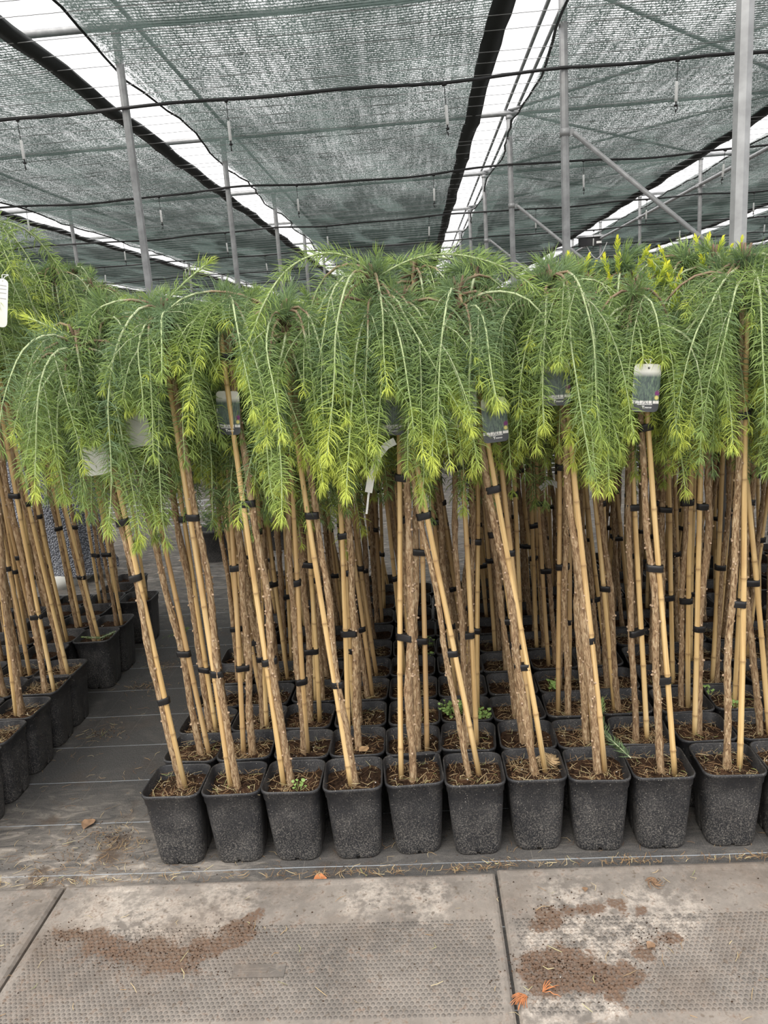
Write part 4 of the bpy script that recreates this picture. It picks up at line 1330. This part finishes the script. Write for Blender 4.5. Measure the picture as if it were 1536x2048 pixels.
obj('needle_litter', strands('needle_litter', gp, r_, 0.010, 0.042, 0.0011, lambda: float(np.clip(r_.beta(1.6, 2.8), 0, 1))), label='dry needles strewn on the ground cover along the aisle', cat='litter', kind='stuff')
# soil crumbs
def crumbs(centres, z, label):
    V = []; Tt = []
    for (cx, cy, s, n_) in centres:
        for _ in range(n_):
            x, y = cx + r_.normal(0, s * 1.2), cy + r_.normal(0, s * 0.7); q = r_.uniform(0.0008, 0.0028)
            o = len(V)
            V += [(x + q, y, z), (x - q * .6, y + q * .8, z), (x - q * .6, y - q * .8, z), (x + r_.normal(0, q * .3), y, z + q * 1.1)]
            Tt += [(o, o + 1, o + 3), (o + 1, o + 2, o + 3), (o + 2, o, o + 3)]
    me = np_mesh('soil_crumbs', V, np.zeros((0, 4), int), Tt, np.zeros(len(V)), M['soil'], False)
    obj('soil_crumbs', me, label=label, cat='soil', kind='stuff')
crumbs([(-0.93, 1.53, .03, 90), (-0.76, 1.478, .045, 160), (-0.62, 1.468, .045, 160), (-0.50, 1.535, .03, 110), (0.2, 1.40, .04, 220), (0.3, 1.375, .04, 140), (0.25, 1.56, .04, 80), (0.45, 1.47, .03, 60), (0, 1.45, .5, 160), (-0.5, 1.4, .4, 100)], MAT_T + 0.0002, 'dark soil crumbs spilled on the studded mats')
crumbs([(-1.0, 1.93, .04, 120), (-1.27, 2.55, .03, 90), (-1.25, 2.95, .03, 90), (-1.1, 1.82, .1, 120), (-0.3, 1.76, .4, 160), (-1.15, 3.2, .1, 80)], 0.0004, 'soil crumbs scattered on the ground cover in the aisle')

# ================================================================== things standing beyond the blocks
# bubble-wrapped bundle
bp = at_z(150, 1168, 0)
root = thing('wrapped_bundle', (bp.x - 0.1, bp.y + 0.1, 0), 'tall bundle wrapped in grey bubble film behind the far aisle block', 'bundle')
v = []; n = 26; k = 22
r_ = np.random.default_rng(21)
for i in range(k):
    u = i / (k - 1)
    for j in range(n):
        a = 2 * math.pi * j / n
        R = 0.24 * (1 - 0.35 * u) * (1 + 0.14 * math.sin(a * 5 + u * 5) + 0.07 * math.sin(a * 9 - u * 11)) + r_.normal(0, .006)
        v.append((R * math.cos(a) * 1.2, R * math.sin(a) * 0.7, 0.06 + 1.15 * u))
obj('film', MB().add(v, [(i * n + j, i * n + (j + 1) % n, (i + 1) * n + (j + 1) % n, (i + 1) * n + j) for i in range(k - 1) for j in range(n)] + [tuple((k - 1) * n + j for j in range(n))]).mesh('film', M['wrap'], True), root)
obj('white_base', MB().tube([(0, 0, 0), (0, 0, 0.07)], [0.235, 0.23], 20, flat=0.62).mesh('white_base', M['card'], True), root)

# wire frames lying on the floor behind the blocks
def wire_frame(cx, cy, w, d, label, legs=0.16, rz=0.0):
    root = thing('wire_frame', (cx, cy, 0), label, 'rack', rz=rz)
    for q in range(5):
        obj('rod', MB().tube([(-w / 2, -d / 2 + d * q / 4, legs), (w / 2, -d / 2 + d * q / 4, legs)], 0.004, 5).mesh('rod', M['dull_steel']), root)
    for x in np.linspace(-w / 2, w / 2, 4):
        obj('rod', MB().tube([(x, -d / 2, legs), (x, d / 2, legs)], 0.004, 5).mesh('rod', M['dull_steel']), root)
        for yy_ in (-d / 2, d / 2):
            obj('leg', MB().tube([(x, yy_, 0), (x, yy_, legs)], 0.004, 5).mesh('leg', M['dull_steel']), root)
wire_frame(-2.05, 5.75, 1.3, 0.9, 'low grey wire rack standing on the floor behind the aisle', rz=0.1)
wire_frame(-0.55, 6.5, 1.3, 0.9, 'low grey wire rack carrying black pots behind the main block', rz=-0.05)
wire_frame(1.0, 6.2, 1.4, 0.8, 'taller wire rack behind the middle of the main block', legs=0.3)
wire_frame(2.6, 6.4, 1.4, 0.8, 'wire rack beside the bright gap behind the thick post', legs=0.28)

# round pots with young plants behind, then rows of bushy conifers closing the view
def round_pot_mesh():
    prof = [(0.085, 0.0), (0.11, 0.20), (0.118, 0.205), (0.118, 0.225), (0.110, 0.225), (0.106, 0.19)]
    n = 20; v = [(r * math.cos(2 * math.pi * j / n), r * math.sin(2 * math.pi * j / n), z) for r, z in prof for j in range(n)]
    return MB().add(v, [(k * n + j, k * n + (j + 1) % n, (k + 1) * n + (j + 1) % n, (k + 1) * n + j) for k in range(len(prof) - 1) for j in range(n)] + [tuple((len(prof) - 1) * n + j for j in range(n))]).mesh('pot', M['pot'], True)
RPOT = round_pot_mesh()
def bush_mesh(seed, h, w, n_sh=60):
    r_ = np.random.default_rng(4000 + seed); nd = []
    for k in range(n_sh):
        az = r_.uniform(0, 6.28); z = r_.uniform(0.0, h * 0.75)
        p2 = shoot_path(r_, (0.03 * math.cos(az), 0.03 * math.sin(az), z), az, r_.uniform(0.3, 1.2), w * r_.uniform(0.5, 1.0), 1.0, 0.5, ds=0.03)
        nd.append(needle_arrays(r_, p2, 0.006, 0.045, 0.006, 0.05, 0.0, r_.uniform(0.1, 0.5), ang_mid=48))
    return join_needles(nd, 'foliage', M['needles'])
BUSH = [bush_mesh(0, 0.55, 0.34), bush_mesh(1, 0.9, 0.36, 80), bush_mesh(2, 0.3, 0.25, 40)]
stem_me = MB().tube([(0, 0, 0), (0, 0, 0.7)], [0.012, 0.006], 6).mesh('stem', M['bark'])
def bush(x, y, kind_, label, group=None, s=1.0):
    root = thing('potted_conifer', (x, y, 0), label, 'potted plant', group, rz=rm.uniform(0, 6))
    obj('pot', RPOT, root); obj('stem', stem_me, root, (0, 0, 0.18), scale=(1, 1, 0.6))
    obj('foliage', BUSH[kind_], root, (0, 0, 0.2), scale=(s, s, s), kind='stuff')
p = at_z(437, 1118, 0)
bush(p.x, p.y, 2, 'small conifer in a round black pot on the wire rack behind the aisle', s=0.5)
p = at_z(560, 1095, 0)
bush(p.x, p.y, 2, 'low plant in a round black pot behind the gap in the main block', s=0.5)
for q, x in enumerate(np.arange(-4.6, 5.2, 0.42)):
    for rr in range(2):
        if rr == 0 and -3.2 < x < 0.6: continue
        bush(x + rm.gauss(0, .05), 7.4 + rr * 0.55 + rm.gauss(0, .06), 1 if (q + rr) % 3 else 0, 'bushy dark conifer in a pot in the stand beyond the wire racks', 'bushy conifers beyond the wire racks', s=rm.uniform(0.9, 1.15))
